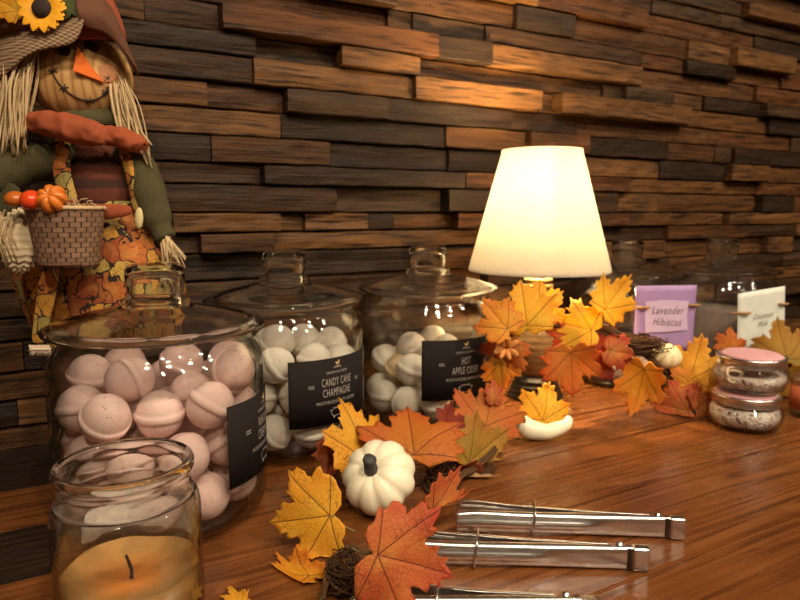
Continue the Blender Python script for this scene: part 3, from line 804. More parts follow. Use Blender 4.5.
# white gourd with a curled neck
def gourd():
    d = .850
    path = [T(510, 424, .020)+Vector((0, 0, .006)), T(518, 428, .014)+Vector((0, 0, .007)), T(531, 430, .013), T(545, 432, .011), T(558, 430, .011)+Vector((0, 0, .002)), T(566, 426, .015)+Vector((0, 0, .002)), T(569, 420, .020)+Vector((0, 0, .003))]
    sp = smooth_path(path, 6); n = len(sp)
    ctrl = [.006, .0135, .0130, .0105, .0092, .0075, .0048]
    rs = []
    for i in range(n):
        t = i/(n-1)*6; k = min(5, int(t)); u = t-k; rs.append(ctrl[k]*(1-u)+ctrl[k+1]*u)
    for p, r in zip(sp, rs): p.z = max(p.z, r+.0005)
    o0 = G(540, d)
    g = empty('white_gourd', o0, 'white curved neck gourd lying on the table before the lamp', 'gourd')
    bm = bmesh.new(); tube(bm, sp, rs, 24); fin(bm, 'gourd_body', M_WPUMP, g, mods=[SUB(1)])
    e = sp[-1]; bm = bmesh.new(); tube(bm, [e, e+Vector((.001, 0, .006)), e+Vector((.001, 0, .012))], [.0022, .0016, .0018], 8); fin(bm, 'stem', plain('tan_stem', (.35, .2, .09), .7), g)
gourd()

# ------------------------------------------------------------------ steel tongs
def tongs(right, left, label, hgt=.019, seed=0):
    """right = hinge end on the table, left = tip end; lies on its side, arms closed by a wire ring"""
    right, left = Vector(right), Vector(left); right.z = left.z = 0
    ax = (left-right); L = ax.length; ax.normalize(); sd = Vector((0, 0, 1)).cross(ax)   # sd towards the viewer or away
    if sd.dot(FH) < 0: sd = -sd
    g = empty('serving_tongs', right, label, 'tongs', None)
    w = hgt; gap = .0015
    def arm(sign, x0, wide):
        bm = bmesh.new(); secs = []
        n = 24
        for i in range(n+1):
            t = i/n; x = x0+(L-x0)*t
            spread = .0035+.0115*t**1.1                           # distance of the outer web from the mid line
            flare = 1.0 if t < .72 else 1+.22*((t-.72)/.28)
            top = .0012+w*(.5+.5*flare*(1 if t < .9 else 1-(t-.9)*2.2)); bot = .0012+w*.5*(1-(flare-1)*.0)-w*.5
            fl = .0075*(1-.3*t)
            fl = max(.0015, min(fl, spread-.0006))
            o = right+ax*x
            y = sign*spread
            md = (top+bot)/2; bd = sign*.0022*min(1, max(0, (t-.36)/.05)); hw = (top-bot)*.17
            pts = [(y-sign*fl, top), (y-sign*fl*.3, top), (y, top-.0025), (y, md+hw*1.25), (y+bd, md+hw*.6), (y+bd, md-hw*.6), (y, md-hw*1.25), (y, bot+.0025), (y-sign*fl*.3, bot), (y-sign*fl, bot)]
            secs.append([bm.verts.new(o+sd*p[0]+Vector((0, 0, p[1]))) for p in pts])
        for a, b in zip(secs, secs[1:]):
            for k in range(9): bm.faces.new((a[k], b[k], b[k+1], a[k+1]))
        return fin(bm, 'arm', M_METAL, g, mods=[SOL(.0009, 0), SUB(1)])
    arm(-1, .004, w); arm(1, .028, w)
    # hinge: cap, pin and pull tab
    Mx = Matrix((ax, sd, Vector((0, 0, 1)))).transposed().to_4x4(); Mx.translation = right
    bm = bmesh.new(); box(bm, (-.001, -.0056, .0006), (.013, .0035, .0006+w+.001), Mx); fin(bm, 'hinge_cap', M_METAL, g, mods=[BEV(.0022, 3)], smooth=False)
    bm = bmesh.new(); box(bm, (.0132, -.0052, .003), (.0168, .003, .0006+w), Mx); fin(bm, 'hinge_slot', M_DMETAL, g, smooth=False)
    bm = bmesh.new(); tube(bm, [Mx @ Vector((.022, .002, .0008)), Mx @ Vector((.022, .002, w+.003))], .0026, 12); fin(bm, 'hinge_pin', M_METAL, g)
    bm = bmesh.new(); x = L*.66
    pts = [Vector((x+dx, y, z)) for dx, y, z in ((0, -.0145, .0025), (-.001, -.0150, w*.6), (-.002, -.0130, w+.0035), (-.003, 0, w+.0058), (-.003, .012, w+.0045), (-.002, .0150, w*.6), (0, .0145, .0025), (0, 0, .0014), (0, -.0145, .0025))]
    tube(bm, [Mx @ p for p in smooth_path(pts, 5)], .0010, 8); fin(bm, 'lock_ring', M_METAL, g)
    return g
tongs(T(683, 532, .006), T(456, 520, .006), 'steel tongs farthest from the viewer, nearest the lamp')
tongs(T(647, 563, .006), T(388, 550, .006), 'middle steel tongs of three, beside the red orange leaf')
tongs(T(597, 616, .006), T(352, 606, .006), 'steel tongs at the table front, partly cut off below the picture edge')

# ------------------------------------------------------------------ far jars, tags, small jars
M_SALT = bomb_mat('pink_grey_bath_salt', (.36, .24, .20), (.62, .50, .45), (.14, .07, .06))
def salt(j, c, r, z0, z1, mat, name='bath_salt', slope=.01):
    bm = bmesh.new()
    lathe(bm, [(0, z0), (r*.9, z0), (r*.985, z0+.006), (r, z0+.012), (r, z1-.002), (r*.9, z1), (r*.5, z1+.003), (0, z1+.004)], c, 40)
    for v in bm.verts:
        if v.co.z-c.z > z1-.003: v.co.z += slope*((v.co-c).dot(R)/r) + .003*mnoise.noise(v.co*90)
    o = fin(bm, name, mat, j); o['kind'] = 'stuff'; return o
FC = [G(627, 1.12), G(722, 1.19)]
M_GREYSALT = bomb_mat('brown_grey_bath_salt', (.17, .12, .095), (.34, .26, .21), (.06, .04, .03))
f1 = big_jar(FC[0], 'lidded glass jar behind the purple card, nearest the lamp'); salt(f1, FC[0], .0925, .0115, .055, M_SALT)
f2 = big_jar(FC[1], 'lidded glass jar of grey bath salts behind the white card'); salt(f2, FC[1], .0925, .0115, .115, M_GREYSALT, slope=-.012)
def card(name, corners, d, mat, label, lines, panel=None, jar=None):
    """stiff paper card hung on the jar by twine; corners = four pixels TL TR BR BL"""
    P4 = [P(px, py, dd) for (px, py), dd in zip(corners, d)]
    tl, tr, br, bl = P4; nrm = (tr-tl).cross(bl-tl).normalized()
    if nrm.dot(N) < 0: nrm = -nrm
    mid = (tl+tr+br+bl)/4
    t = empty(name, mid, label, 'tag')
    def at(u, v, off=0): return (tl*(1-u)+tr*u)*(1-v)+(bl*(1-u)+br*u)*v+nrm*off
    bm = bmesh.new(); sheet(bm, [[at(u/10, v/10, -.0015*(1-((u-5)/5)**2)) for u in range(11)] for v in range(11)]); fin(bm, 'card', mat, t, mods=[SOL(.0008)])
    if panel:
        bm = bmesh.new(); pts = [(.16, .25), (.5, .22), (.88, .24), (.86, .45), (.89, .68), (.5, .72), (.17, .74), (.15, .5)]
        n = 8; vs = [bm.verts.new(at(u, v, .0008)) for u, v in pts]; c = bm.verts.new(at(.5, .48, .0008))
        for k in range(n): bm.faces.new((c, vs[k], vs[(k+1) % n]))
        fin(bm, 'card_panel', panel, t, smooth=False, mods=[SOL(.0003, 1)])
    bm = bmesh.new(); W = (tr-tl).length; Hh = (bl-tl).length
    for s, size, y in lines:
        put(bm, text_polys(s, size, .8, .35), lambda x, yy: at(.52+x/W, y-yy/Hh, .0016))
    fin(bm, 'lettering', plain('dark_ink_'+name, (.10, .07, .08), .7, bstr=0), t, smooth=False)
    bm = bmesh.new()
    a, b = at(.10, .34, .001), at(.92, .30, .001)
    tube(bm, smooth_path([a+R*.012, a+N*.004, a-R*.004+N*.003, a-R*.016-N*.004], 4), .0022, 7)
    fin(bm, 'twine', plain('jute_twine_'+name, (.36, .20, .08), .9, bstr=.5), t); bm = bmesh.new()
    tube(bm, smooth_path([b-R*.004, b+N*.004, b+R*.012-N*.004, b+R*.022-N*.02], 4), .0020, 7)
    fin(bm, 'twine', plain('jute_twine_'+name, (.36, .20, .08), .9, bstr=.5), t)
card('hang_tag', [(636, 286), (697, 285), (692, 351), (634, 348)], [1.005, 1.03, 1.03, 1.005], plain('lavender_card', (.34, .22, .44), .6, bstr=.05), 'purple paper card tied in front of a far jar', [('Lavender', .017, .44), ('Hibiscus', .017, .62)], plain('pale_lavender_panel', (.55, .42, .60), .6, bstr=0))
card('hang_tag', [(738, 294), (785, 286), (784, 343), (737, 352)], [1.035, 1.055, 1.055, 1.035], plain('white_card', (.62, .66, .60), .6, bstr=.05), 'white paper card tied on a far jar by twine', [('Coconut', .012, .48), ('Milk', .012, .62)])

def salt_mat():
    m = MT('coarse_rosy_bath_salt'); v = m.coords()
    vo = m.n('ShaderNodeTexVoronoi', i_Scale=330.0); m.l(v, vo.inputs['Vector']); sp = m.n('ShaderNodeSeparateColor'); m.l(vo.outputs['Color'], sp.inputs[0])
    c = m.ramp(sp.outputs[0], [(0, (.80, .70, .62)), (.45, (.66, .50, .43)), (.7, (.50, .32, .26)), (.88, (.20, .12, .09)), (.94, (.85, .80, .74))], 'CONSTANT')
    m.principled(c, .35, 0, m.bump(vo.outputs['Distance'], .9, .002)); return m.m
M_SALTJAR = salt_mat()
M_PINKCLOTH = plain('pink_cotton', (.56, .30, .32), .85, var=.1, scale=300, bstr=.4)
def small_jar(c, label, full):
    t = empty('salt_jar', c, label, 'jar', 'stacked small salt jars')
    bm = bmesh.new(); lathe(bm, [(0, 0), (.036, 0), (.042, .004), (.0465, .013), (.0475, .020), (.0455, .028), (.040, .0345), (.0395, .037), (.037, .037), (.0375, .034), (.043, .027), (.045, .020), (.044, .013), (.040, .006), (0, .004)], c, 64)
    fin(bm, 'jar_body', M_GLASS, t)
    bm = bmesh.new(); lathe(bm, [(0, .0045), (.0385, .0065), (.0430, .0135), (.0440, .0195)]+([(.0425, .026), (.037, .033), (.02, .034), (0, .0345)] if full else [(.0425, .0215), (.02, .0225), (0, .023)]), c, 64)
    for v in bm.verts: v.co = wob(v.co, 160, .0006)
    bm2 = bm; o = fin(bm2, 'bath_salt', M_SALTJAR, t); o['kind'] = 'stuff'
    bm = bmesh.new(); lathe(bm, [(.0402, .0345), (.0425, .0345), (.0432, .036), (.0425, .0375), (.0425, .0435), (.0435, .045), (.0425, .0468), (.0385, .0470), (.0385, .046), (.0402, .0455), (.0402, .0345)], c, 64)
    fin(bm, 'lid_band', M_METAL, t)
    bm = bmesh.new(); lathe(bm, [(0, .0455), (.0384, .0455), (.0384, .0475), (.034, .0497), (.02, .0512), (0, .0515)], c, 40); fin(bm, 'lid_cloth', M_PINKCLOTH, t, label='pink cloth lid insert')
    return t
sc0 = G(756, .856)
small_jar(sc0, 'lower of two stacked squat salt jars near the table edge', True)
up = sc0.copy(); up.z = .0522; up += R*.0035
tj = small_jar(up, 'upper of two stacked squat salt jars, pink cloth lid on top', False)
bm = bmesh.new(); c = up+Vector((0, 0, .030))+R*-.036+N*.026
for k in range(2):
    pts = [c+R*(.010*math.cos(a))+U*(.008*math.sin(a)+k*.004-.010)+N*(.003*math.sin(a*2+k)) for a in [i*2*PI/14 for i in range(15)]]
    tube(bm, pts, .0016, 7)
fin(bm, 'twine_bow', plain('pale_twine', (.55, .42, .28), .9, bstr=.4), tj)
def bottle():
    c = G(818, .90)
    t = empty('glass_bottle', c, 'small glass bottle with orange label at the picture edge', 'bottle')
    bm = bmesh.new(); lathe(bm, [(0, 0), (.018, 0), (.020, .003), (.020, .052), (.017, .060), (.010, .066), (.010, .078), (.008, .078), (.008, .066), (.0155, .058), (.0182, .051), (.0182, .004), (0, .003)], c, 40); fin(bm, 'bottle_body', M_GLASS, t)
    bm = bmesh.new(); lathe(bm, [(.0203, .012), (.0203, .046), (.0206, .046), (.0206, .012), (.0203, .012)], c, 40); fin(bm, 'bottle_label', plain('orange_label', (.40, .09, .03), .5), t)
    bm = bmesh.new(); lathe(bm, [(0, .0782), (.0105, .0782), (.0105, .088), (0, .0885)], c, 24); fin(bm, 'cork', plain('cork', (.35, .22, .11), .9), t)
bottle()

# ------------------------------------------------------------------ scarecrow
def scarecrow():
    D = .735
    org = G(98, D+.005); rnd = random.Random(5)
    t = empty('scarecrow_doll', org, 'scarecrow doll with burlap hat and sunflower standing against the wood wall', 'doll')
    k = D/F
    S = lambda px, py, f=0.0: P(px, py, D-f)          # f = metres in front of the doll's middle
    M_LP = leafprint_mat()
    M_BUR = weave_mat('brown_burlap', (.14, .085, .048), (.52, .35, .21), 230)
    M_OLV = weave_mat('olive_mesh', (.040, .038, .012), (.13, .115, .040), 420, .7)
    M_RST = plain('rust_fabric', (.27, .056, .014), .85, var=.35, scale=45, bstr=.3)
    M_DRS = plain('dark_rust_fabric', (.11, .040, .018), .85, var=.4, scale=45, bstr=.3)
    M_RAF = plain('straw_raffia', (.52, .38, .20), .75, var=.3, scale=90, bstr=.2)
    M_ORF = plain('orange_felt', (.62, .13, .012), .9, var=.1, bstr=.2)
    M_STI = plain('black_thread', (.02, .012, .010), .8, bstr=0)
    M_SHR = stripe_mat('striped_shirt', [(0, (.16, .040, .018)), (.38, (.15, .038, .016)), (.46, (.055, .020, .014)), (.8, (.07, .024, .016)), (.9, (.16, .04, .018))], 'z', 42, wobble=.35)
    M_FACE = stripe_mat('tan_ribbed_cloth', [(0, (.38, .19, .06)), (.3, (.66, .40, .15)), (.75, (.64, .38, .14)), (1, (.42, .22, .075))], 'u', 105, wobble=.5)
    # legs and feet, hidden mostly behind the front jar
    for px in (72, 124):
        bm = bmesh.new(); a = S(px, 345); b = a.copy(); b.z = .018
        tube(bm, [a, (a+b)/2+N*.004, b], [.020, .018, .017], 14); lg = fin(bm, 'leg', M_DRS, t)
        bm = bmesh.new(); blob(bm, Vector((b.x, b.y, .0165))-FH*.012, [R*.018, FH*.030, Vector((0, 0, .016))], 20, 12); fin(bm, 'boot', M_DRS, lg)
        bm = bmesh.new()
        for i in range(26):
            an = rnd.uniform(0, 6.28); d = R*math.cos(an)+FH*math.sin(an)
            tube(bm, [b+d*.015+Vector((0, 0, .03)), b+d*.021+Vector((0, 0, .014)), b+d*(.024+rnd.uniform(0, .006))+Vector((0, 0, -.010))], .0009, 5)
        fin(bm, 'straw_cuff', M_RAF, lg)
    # dress of leaf print cotton
    rows = []
    for py, xl, xr, ry in ((200, 72, 138, .030), (222, 66, 142, .036), (240, 40, 158, .042), (268, 10, 184, .046), (300, 20, 186, .048), (330, 34, 180, .048), (350, 40, 176, .048)):
        cx, hw = (xl+xr)/2, (xr-xl)/2; row = []
        for i in range(49):
            a = 2*PI*i/48; rip = 1+.05*math.sin(9*a+py*.02)*(min(1, max(0, (py-215)/60)))
            row.append(P(cx+hw*math.cos(a)*rip, py, D+ry*math.sin(a)*rip))
        rows.append(row)
    bm = bmesh.new(); sheet(bm, rows); bmesh.ops.remove_doubles(bm, verts=bm.verts, dist=.0002)
    dress = fin(bm, 'dress', M_LP, t, mods=[SOL(.0012), SUB(1)])
    bm = bmesh.new()                                    # front panel hanging on the basket side
    sheet(bm, [[S(62, 258, .052), S(52, 258, .056), S(42, 260, .054)], [S(58, 290, .056), S(48, 290, .060), S(37, 290, .057)], [S(50, 320, .056), S(42, 320, .058), S(33, 322, .055)], [S(46, 344, .052), S(38, 344, .054), S(30, 345, .052)]])
    pan = fin(bm, 'dress_panel', M_LP, t, mods=[SOL(.001), SUB(2)])
    bm = bmesh.new()
    for i in range(16):
        x = 29+i*1.3
        tube(bm, [S(x, 345, .053), S(x+2, 351, .053), S(x+rnd.uniform(-1, 2), 356, .053)], .0006, 5); tube(bm, [S(x-1, 351, .0532), S(x+3, 348, .0532)], .0006, 5)
    fin(bm, 'lace_trim', plain('cream_lace', (.60, .48, .36), .8), pan)
    # torso and straps
    bm = bmesh.new(); blob(bm, S(104, 176), [R*36*k, FH*.036, U*48*k], 28, 16); fin(bm, 'torso', M_SHR, t)
    for pts, w in (((( 62, 136, .030), (60, 160, .040), (64, 185, .042), (72, 206, .042)), 9.5), (((120, 142, .030), (129, 165, .036), (135, 190, .032), (138, 212, .030)), 6)):
        bm = bmesh.new(); sheet(bm, [[S(x-w, y, f-.003), S(x, y, f+.002), S(x+w, y, f-.003)] for x, y, f in pts]); fin(bm, 'strap', M_LP, t, mods=[SOL(.001), SUB(2)])
    bm = bmesh.new(); blob(bm, S(139, 218, .046), [R*4*k, FH*.003, U*10*k], 18, 10); fin(bm, 'button', plain('cream_button', (.55, .45, .22), .5), t)
    bm = bmesh.new(); sheet(bm, [[S(72, 202, .046), S(100, 204, .050), S(132, 203, .044)], [S(70, 210, .050), S(100, 214, .054), S(134, 212, .048)], [S(70, 218, .047), S(100, 222, .050), S(130, 216, .045)]]); fin(bm, 'waist_sash', M_RST, t, mods=[SOL(.002), SUB(2)])
    # sleeves
    bm = bmesh.new(); tube(bm, smooth_path([S(122, 148, .010), S(138, 166, .014), S(150, 196, .018), S(158, 222, .022), S(167, 240, .026)], 4), [.016]*4+[.019]*5+[.017]*4+[.012]*4, 16); sl = fin(bm, 'sleeve', M_OLV, t, mods=[SUB(1)])
    bm = bmesh.new()
    for i in range(44):
        a = S(164+rnd.uniform(-5, 6), 236+rnd.uniform(-3, 3), .026+rnd.uniform(-.008, .008)); dx, dy = rnd.uniform(-6, 20), rnd.uniform(12, 38)
        b = S(166+dx, 238+dy, .03+rnd.uniform(-.008, .012)); tube(bm, [a, (a+b)/2+N*rnd.uniform(-.002, .004)+U*.003, b], .0010, 5)
    fin(bm, 'straw_hand', M_RAF, sl)
    bm = bmesh.new(); tube(bm, smooth_path([S(75, 150, .012), S(50, 158, .024), S(22, 166, .034), S(0, 178, .040), S(-14, 190, .044)], 4), [.016]*4+[.021]*5+[.023]*5+[.016]*3, 16); sl = fin(bm, 'sleeve', M_OLV, t, mods=[SUB(1)])
    bm = bmesh.new()
    sheet(bm, [[S(-6, 178, .05), S(8, 182, .055), S(22, 186, .055)], [S(-6, 200, .05), S(10, 202, .056), S(20, 198, .056)], [S(-6, 220, .048), S(8, 222, .05), S(14, 214, .05)]]); fin(bm, 'cuff', M_OLV, sl, mods=[SOL(.002), SUB(2)])
    # cream husk of corn by the basket
    c = S(20, 241, .066)
    def fnc(d, th, ph): return 1+.06*math.sin(th*26)+.05*math.sin(ph*9)
    bm = bmesh.new(); blob(bm, c, [R*18*k, FH*.016, U*28*k], 36, 40, fnc); hk = fin(bm, 'corn_husk', plain('cream_husk', (.58, .47, .30), .8, var=.25, scale=80, bstr=.4), t)
    bm = bmesh.new()
    for i in range(12):
        x = 2+rnd.uniform(-6, 14); a = S(x, 214+rnd.uniform(-6, 8), .080); b = S(x+rnd.uniform(-8, 8), 250+rnd.uniform(0, 26), .082)
        tube(bm, [a, (a+b)/2+N*.004-R*.004, b], .0012, 5, .4)
    fin(bm, 'straw', M_RAF, hk)
    # basket
    c = S(67, 236, .070); z0, z1 = S(67, 266, .070).z, S(67, 208, .070).z
    m = MT('woven_splint'); tc = m.n('ShaderNodeTexCoord'); sx = m.n('ShaderNodeSeparateXYZ'); m.l(tc.outputs['UV'], sx.inputs[0])
    br = m.n('ShaderNodeTexBrick', i_Scale=1.0, i_Mortar_Size=.004, offset=.5); br.inputs['Brick Width'].default_value = .05; br.inputs['Row Height'].default_value = .085
    br.inputs[1].default_value = (.24, .13, .075, 1); br.inputs[2].default_value = (.34, .20, .12, 1); br.inputs[3].default_value = (.035, .02, .012, 1); m.l(tc.outputs['UV'], br.inputs['Vector'])
    m.principled(m.mix(m.noise(m.coords(), 150, 3), br.outputs['Color'], m.mix(1.0, br.outputs['Color'], (.5, .45, .4), 'MULTIPLY')), .75, 0, m.bump(m.math('SUBTRACT', 1.0, br.outputs['Fac']), .8, .002))
    bm = bmesh.new(); uvl = bm.loops.layers.uv.new('UVMap'); seg, nz = 48, 16; grid = []
    for j in range(nz+1):
        f = j/nz; z = z0+(z1-z0)*f; r = (25+8*f)*k; row = []
        for i in range(seg+1):
            a = 2*PI*i/seg; rr = r*(1+.018*math.sin(seg/2*a+PI*(j % 2))); row.append((Vector((c.x, c.y, z))+R*rr*math.cos(a)+FH*rr*.8*math.sin(a), i/seg, f))
        grid.append(row)
    for j in range(nz):
        for i in range(seg):
            q = [grid[j][i], grid[j][i+1], grid[j+1][i+1], grid[j+1][i]]; fc = bm.faces.new([bm.verts.new(x[0]) for x in q])
            for lp, x in zip(fc.loops, q): lp[uvl].uv = (x[1], x[2])
    bmesh.ops.remove_doubles(bm, verts=bm.verts, dist=.00005)
    bs = fin(bm, 'basket', m.m, t, mods=[SOL(.002)])
    bm = bmesh.new(); rr = 33.5*k; tube(bm, [Vector((c.x, c.y, z1))+R*rr*math.cos(a)+FH*rr*.8*math.sin(a) for a in [i*2*PI/32 for i in range(33)]], .0022, 8); fin(bm, 'basket_rim', M_RAF, bs)
    bm = bmesh.new(); tube(bm, [Vector((c.x, c.y, z0+.002))+R*0, Vector((c.x, c.y, z0+.004))], 24*k, 24); fin(bm, 'basket_floor', M_DRS, bs)
    bm = bmesh.new()
    for i in range(40):
        a = S(60+rnd.uniform(-22, 30), 206, .085+rnd.uniform(-.02, .012)); b = a+R*rnd.uniform(-.012, .014)+U*rnd.uniform(-.002, .010); tube(bm, [a, (a+b)/2+U*.003, b], .0006, 5)
    fin(bm, 'straw_filling', M_RAF, bs)
    bm = bmesh.new(); blob(bm, S(31, 200, .100), [R*9*k, FH*9*k, U*8.5*k], 24, 14); fin(bm, 'red_berry', plain('red_berry', (.62, .055, .012), .15, bstr=0), bs)
    bm, q = pumpkin_bm(S(52, 199, .098), 13*k, 11*k, U*.4+N, 7, .22); fin(bm, 'mini_pumpkin', plain('orange_mini_pumpkin', (.62, .17, .02), .3, bstr=0), bs)
    bm = bmesh.new(); blob(bm, S(15, 199, .088), [R*9*k, FH*8*k, U*7*k], 20, 12); fin(bm, 'orange_berry', plain('orange_berry', (.45, .11, .015), .3, bstr=0), bs)
    # scarf
    def bow(pts, rs, nm):
        bm = bmesh.new(); tube(bm, smooth_path([S(*p) for p in pts], 8), [rs[min(len(rs)-1, int(i/8))]*(1-(i % 8)/8)+rs[min(len(rs)-1, int(i/8)+1)]*((i % 8)/8) for i in range(8*(len(pts)-1)+1)], 26)
        for v in bm.verts: v.co = wob(wob(v.co, 75, .0035), 190, .0022)
        fin(bm, nm, M_RST, t, mods=[SUB(1)])
    bow([(30, 122, .042), (48, 124, .052), (72, 128, .056), (96, 136, .054), (106, 138, .052)], [.010, .0135, .0150, .0120, .006], 'scarf')
    bow([(92, 137, .050), (108, 136, .050), (124, 139, .046), (136, 144, .040), (142, 148, .034)], [.006, .0095, .0110, .0100, .006], 'scarf_tail')
    bm = bmesh.new(); blob(bm, S(92, 122, .006), [R*38*k, FH*.034, U*15*k], 24, 12, lambda d, th, ph: 1+.05*math.sin(ph*13)); fin(bm, 'collar', M_OLV, t)
    # head
    hc = (83, 80); HX, HZ, HY = 47*k, 44*k, .046
    def fnh(d, th, ph): return 1-.03*abs(math.sin(6*ph))
    bm = bmesh.new(); blob(bm, S(*hc), [R*HX, FH*HY, U*HZ], 60, 28, fnh); from mathutils.bvhtree import BVHTree
    bvh = BVHTree.FromBMesh(bm); head = fin(bm, 'head', M_FACE, t)
    def hp(px, py, lift=.0008):
        r = ray(px, py).normalized(); h = bvh.ray_cast(EYE, r)
        return (h[0] if h[0] is not None else S(px, py, .01)) - r*lift
    for px, py, a in ((91, 47, 7), (64, 51, 6)):
        bm = bmesh.new(); blob(bm, hp(px, py, .001), [R*a*k, FH*.003, U*(a*.85)*k], 20, 12); fin(bm, 'eye', M_BLACK, head)
    bm = bmesh.new(); tri = [hp(80, 49, .001), hp(105, 84, .001), hp(76, 73, .001)]; tip = [p+N*.007 for p in tri]
    vs = [bm.verts.new(p) for p in tri+tip]
    for f in ((0, 1, 2), (3, 5, 4), (0, 3, 4, 1), (1, 4, 5, 2), (2, 5, 3, 0)): bm.faces.new([vs[i] for i in f])
    fin(bm, 'nose', M_ORF, head, smooth=False, mods=[BEV(.001)])
    bm = bmesh.new(); mp = [(52, 71), (57, 81), (64, 89), (72, 95), (80, 99), (90, 101), (99, 98), (106, 93), (108, 86)]
    tube(bm, smooth_path([hp(*p) for p in mp], 4), .0008, 6)
    for (x, y), an in (((53, 71), .2), ((64, 88), .7), ((90, 101), .4), ((106, 92), .5), ((108, 78), .3)):
        for q in (an, an+1.2, an+2.2):
            dx, dy = math.cos(q)*4.6, math.sin(q)*4.6; tube(bm, [hp(x-dx, y-dy), hp(x, y, .0012), hp(x+dx, y+dy)], .0005, 5)
    fin(bm, 'stitched_smile', M_STI, head)
    bm = bmesh.new(); b0 = hp(107, 73, .0); blob(bm, b0, [(R*.8+FH*.6)*9*k, (FH*.8-R*.6)*.0012, U*9*k], 20, 10); fin(bm, 'cheek_patch', plain('rosy_cheek', (.44, .20, .09), .9, var=.2), head)
    # raffia hair
    def hair(n, top, bot, f0, f1, nm, sub=0):
        bm = bmesh.new()
        for i in range(n):
            u = rnd.random(); a = S(top[0]+(top[2]-top[0])*u+rnd.uniform(-3, 3), top[1]+(top[3]-top[1])*u+rnd.uniform(-3, 3), f0+rnd.uniform(-.01, .01))
            w = min(1, max(0, u+rnd.uniform(-.25, .25))); b = S(bot[0]+(bot[2]-bot[0])*w, bot[1]+(bot[3]-bot[1])*w+rnd.uniform(-12, 14), f1+rnd.uniform(-.012, .014))
            m1 = a.lerp(b, .4)+N*rnd.uniform(0, .012)+R*rnd.uniform(-.009, .009)
            tube(bm, smooth_path([a, m1, b], 4), rnd.uniform(.0009, .0017), 5, .45)
        fin(bm, nm, M_RAF, t)
    hair(95, (-2, 62, 40, 50), (-6, 150, 26, 140), .040, .046, 'straw_hair')
    hair(34, (112, 72, 124, 80), (118, 135, 152, 156), .012, .026, 'straw_hair')
    # hat
    rows = []
    edge = [(-12, 82, .034), (4, 78, .054), (19, 60, .062), (38, 49, .063), (58, 47, .063), (73, 44, .063), (81, 33, .062), (85, 16, .060)]
    inner = [(-10, 26, .010), (4, 24, .030), (20, 20, .038), (36, 16, .043), (50, 13, .046), (62, 11, .046), (72, 9, .046), (80, 8, .046)]
    for f in (0, .33, .66, 1):
        rows.append([S(i[0]*(1-f)+e[0]*f, i[1]*(1-f)+e[1]*f, i[2]*(1-f)+e[2]*f+.006*math.sin(f*3.1)) for i, e in zip(inner, edge)])
    bm = bmesh.new(); sheet(bm, rows); fin(bm, 'hat_brim', M_BUR, t, mods=[SUB(2), SOL(.002)])
    edge = [(78, 22, .058), (90, 31, .056), (104, 34, .052), (118, 44, .046), (130, 60, .034), (141, 80, .020), (134, 74, .004)]
    inner = [(76, -4, .050), (86, -8, .046), (96, -8, .042), (104, -4, .036), (112, 8, .028), (120, 26, .016), (122, 36, .0)]
    rows = []
    for f in (0, .33, .66, 1):
        rows.append([S(i[0]*(1-f)+e[0]*f, i[1]*(1-f)+e[1]*f, i[2]*(1-f)+e[2]*f+.010*math.sin(f*3.1)) for i, e in zip(inner, edge)])
    bm = bmesh.new(); sheet(bm, rows)
    for v in bm.verts: v.co = wob(v.co, 60, .004)
    fin(bm, 'hat_flap', M_DRS, t, mods=[SUB(2), SOL(.002)])
    rows = []
    for py, xl, xr, ry in ((40, 28, 126, .044), (22, 22, 122, .046), (8, 20, 116, .042), (-14, 30, 106, .034), (-40, 44, 96, .024), (-60, 58, 86, .012)):
        cx, hw = (xl+xr)/2, (xr-xl)/2
        rows.append([P(cx+hw*math.cos(2*PI*i/32)*(1+.04*math.sin(i*1.7)), py, D+ry*math.sin(2*PI*i/32)) for i in range(33)])
    bm = bmesh.new(); sheet(bm, rows); bmesh.ops.remove_doubles(bm, verts=bm.verts, dist=.0002); fin(bm, 'hat_crown', M_RST, t, mods=[SOL(.0015), SUB(1)])
    bm = bmesh.new(); tube(bm, smooth_path([S(-12, 30, .02), S(6, 26, .044), S(24, 22, .052), S(44, 24, .054)], 4), .008, 12); fin(bm, 'hat_band', M_DRS, t, mods=[SUB(1)])
    # sunflower and its leaves on the hat
    sf = S(43, 9, .063)
    bm = bmesh.new()
    for ring, n, L in ((0, 13, .0200), (1, 12, .0180)):
        for i in range(n):
            a = 2*PI*i/n+ring*.24; d = (R*math.cos(a)+U*math.sin(a)); s = d.cross(N).normalized(); rows = []
            for j in range(6):
                f = j/5; w = (.0016+.0042*math.sin(PI*min(1, .12+f*.86)))*(1 if f < .99 else .2); pm = sf+d*(.005+L*f)+N*(.003*math.sin(f*2.4)-ring*.002)
                rows.append([pm-s*w+N*.0006, pm, pm+s*w+N*.0006])
            sheet(bm, rows)
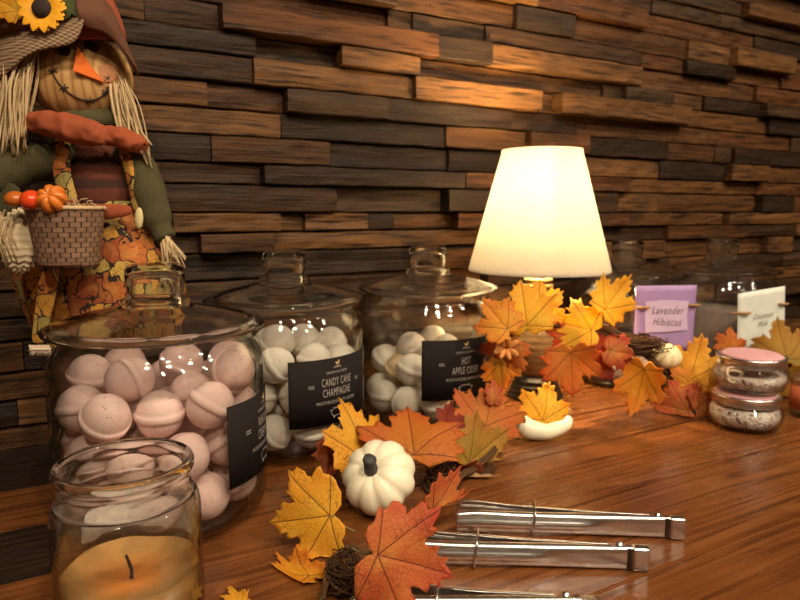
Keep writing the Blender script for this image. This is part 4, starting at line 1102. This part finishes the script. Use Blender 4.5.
    fl = fin(bm, 'sunflower', plain('sunflower_yellow', (.85, .40, .012), .6, var=.2, scale=120, bstr=.2), t, mods=[SOL(.0005), SUB(1)])
    bm = bmesh.new(); blob(bm, sf+N*.003, [R*.0095, FH*.005, U*.0095], 26, 14, lambda d, th, ph: 1+.05*math.sin(ph*11)*math.sin(th*17)); fin(bm, 'flower_centre', plain('dark_brown_seed', (.020, .010, .006), .8, var=.5, scale=400, bstr=.8), fl)
    lo = leaf(t, L_YEL, S(10, 6, .056), 42*k, -60, -10, 10, .2, .2, .06, 31, width=.55); lo.name = 'fabric_leaf'
    lo = leaf(t, leaf_mat('green_cloth_leaf', (.10, .12, .025), (.07, .09, .02), (.03, .03, .01), (.14, .13, .03)), S(70, 2, .056), 40*k, 70, -10, 0, .2, .2, .06, 32, width=.6); lo.name = 'fabric_leaf'
scarecrow()

# ------------------------------------------------------------------ light
def lamp_disk(name, loc, size, power, col, aim):
    l = bpy.data.lights.new(name, 'AREA'); l.shape = 'DISK'; l.size = size; l.energy = power; l.color = col
    o = bpy.data.objects.new(name, l); C.objects.link(o); o.location = loc
    o.rotation_euler = (Vector(aim)-Vector(loc)).to_track_quat('-Z', 'Y').to_euler(); return o
WARM = (1.0, .80, .58)
for x, y, e in ((-.50, -.65, 19), (.20, -.75, 19), (.95, -.60, 17), (1.75, -.30, 16), (-.10, -1.9, 22), (.9, -1.8, 16), (2.2, -1.5, 18)):
    lamp_disk('unseen_downlight', (x, y, 1.86), .14, e, WARM, (x+.1, y+.5, .1))  # unseen downlights, layout invented to reproduce the light falling on the table
w = bpy.data.worlds.new('world'); sc.world = w; w.use_nodes = True
bg = w.node_tree.nodes['Background']; bg.inputs[0].default_value = (1.0, .80, .62, 1); bg.inputs[1].default_value = .02
sc.view_settings.view_transform = 'Standard'; sc.view_settings.look = 'None'; sc.view_settings.exposure = 0.1; sc.view_settings.gamma = 1.0; sc.view_settings.use_curve_mapping = False
sc.cycles.transparent_max_bounces = 48
sc.cycles.max_bounces = 16; sc.cycles.transmission_bounces = 16
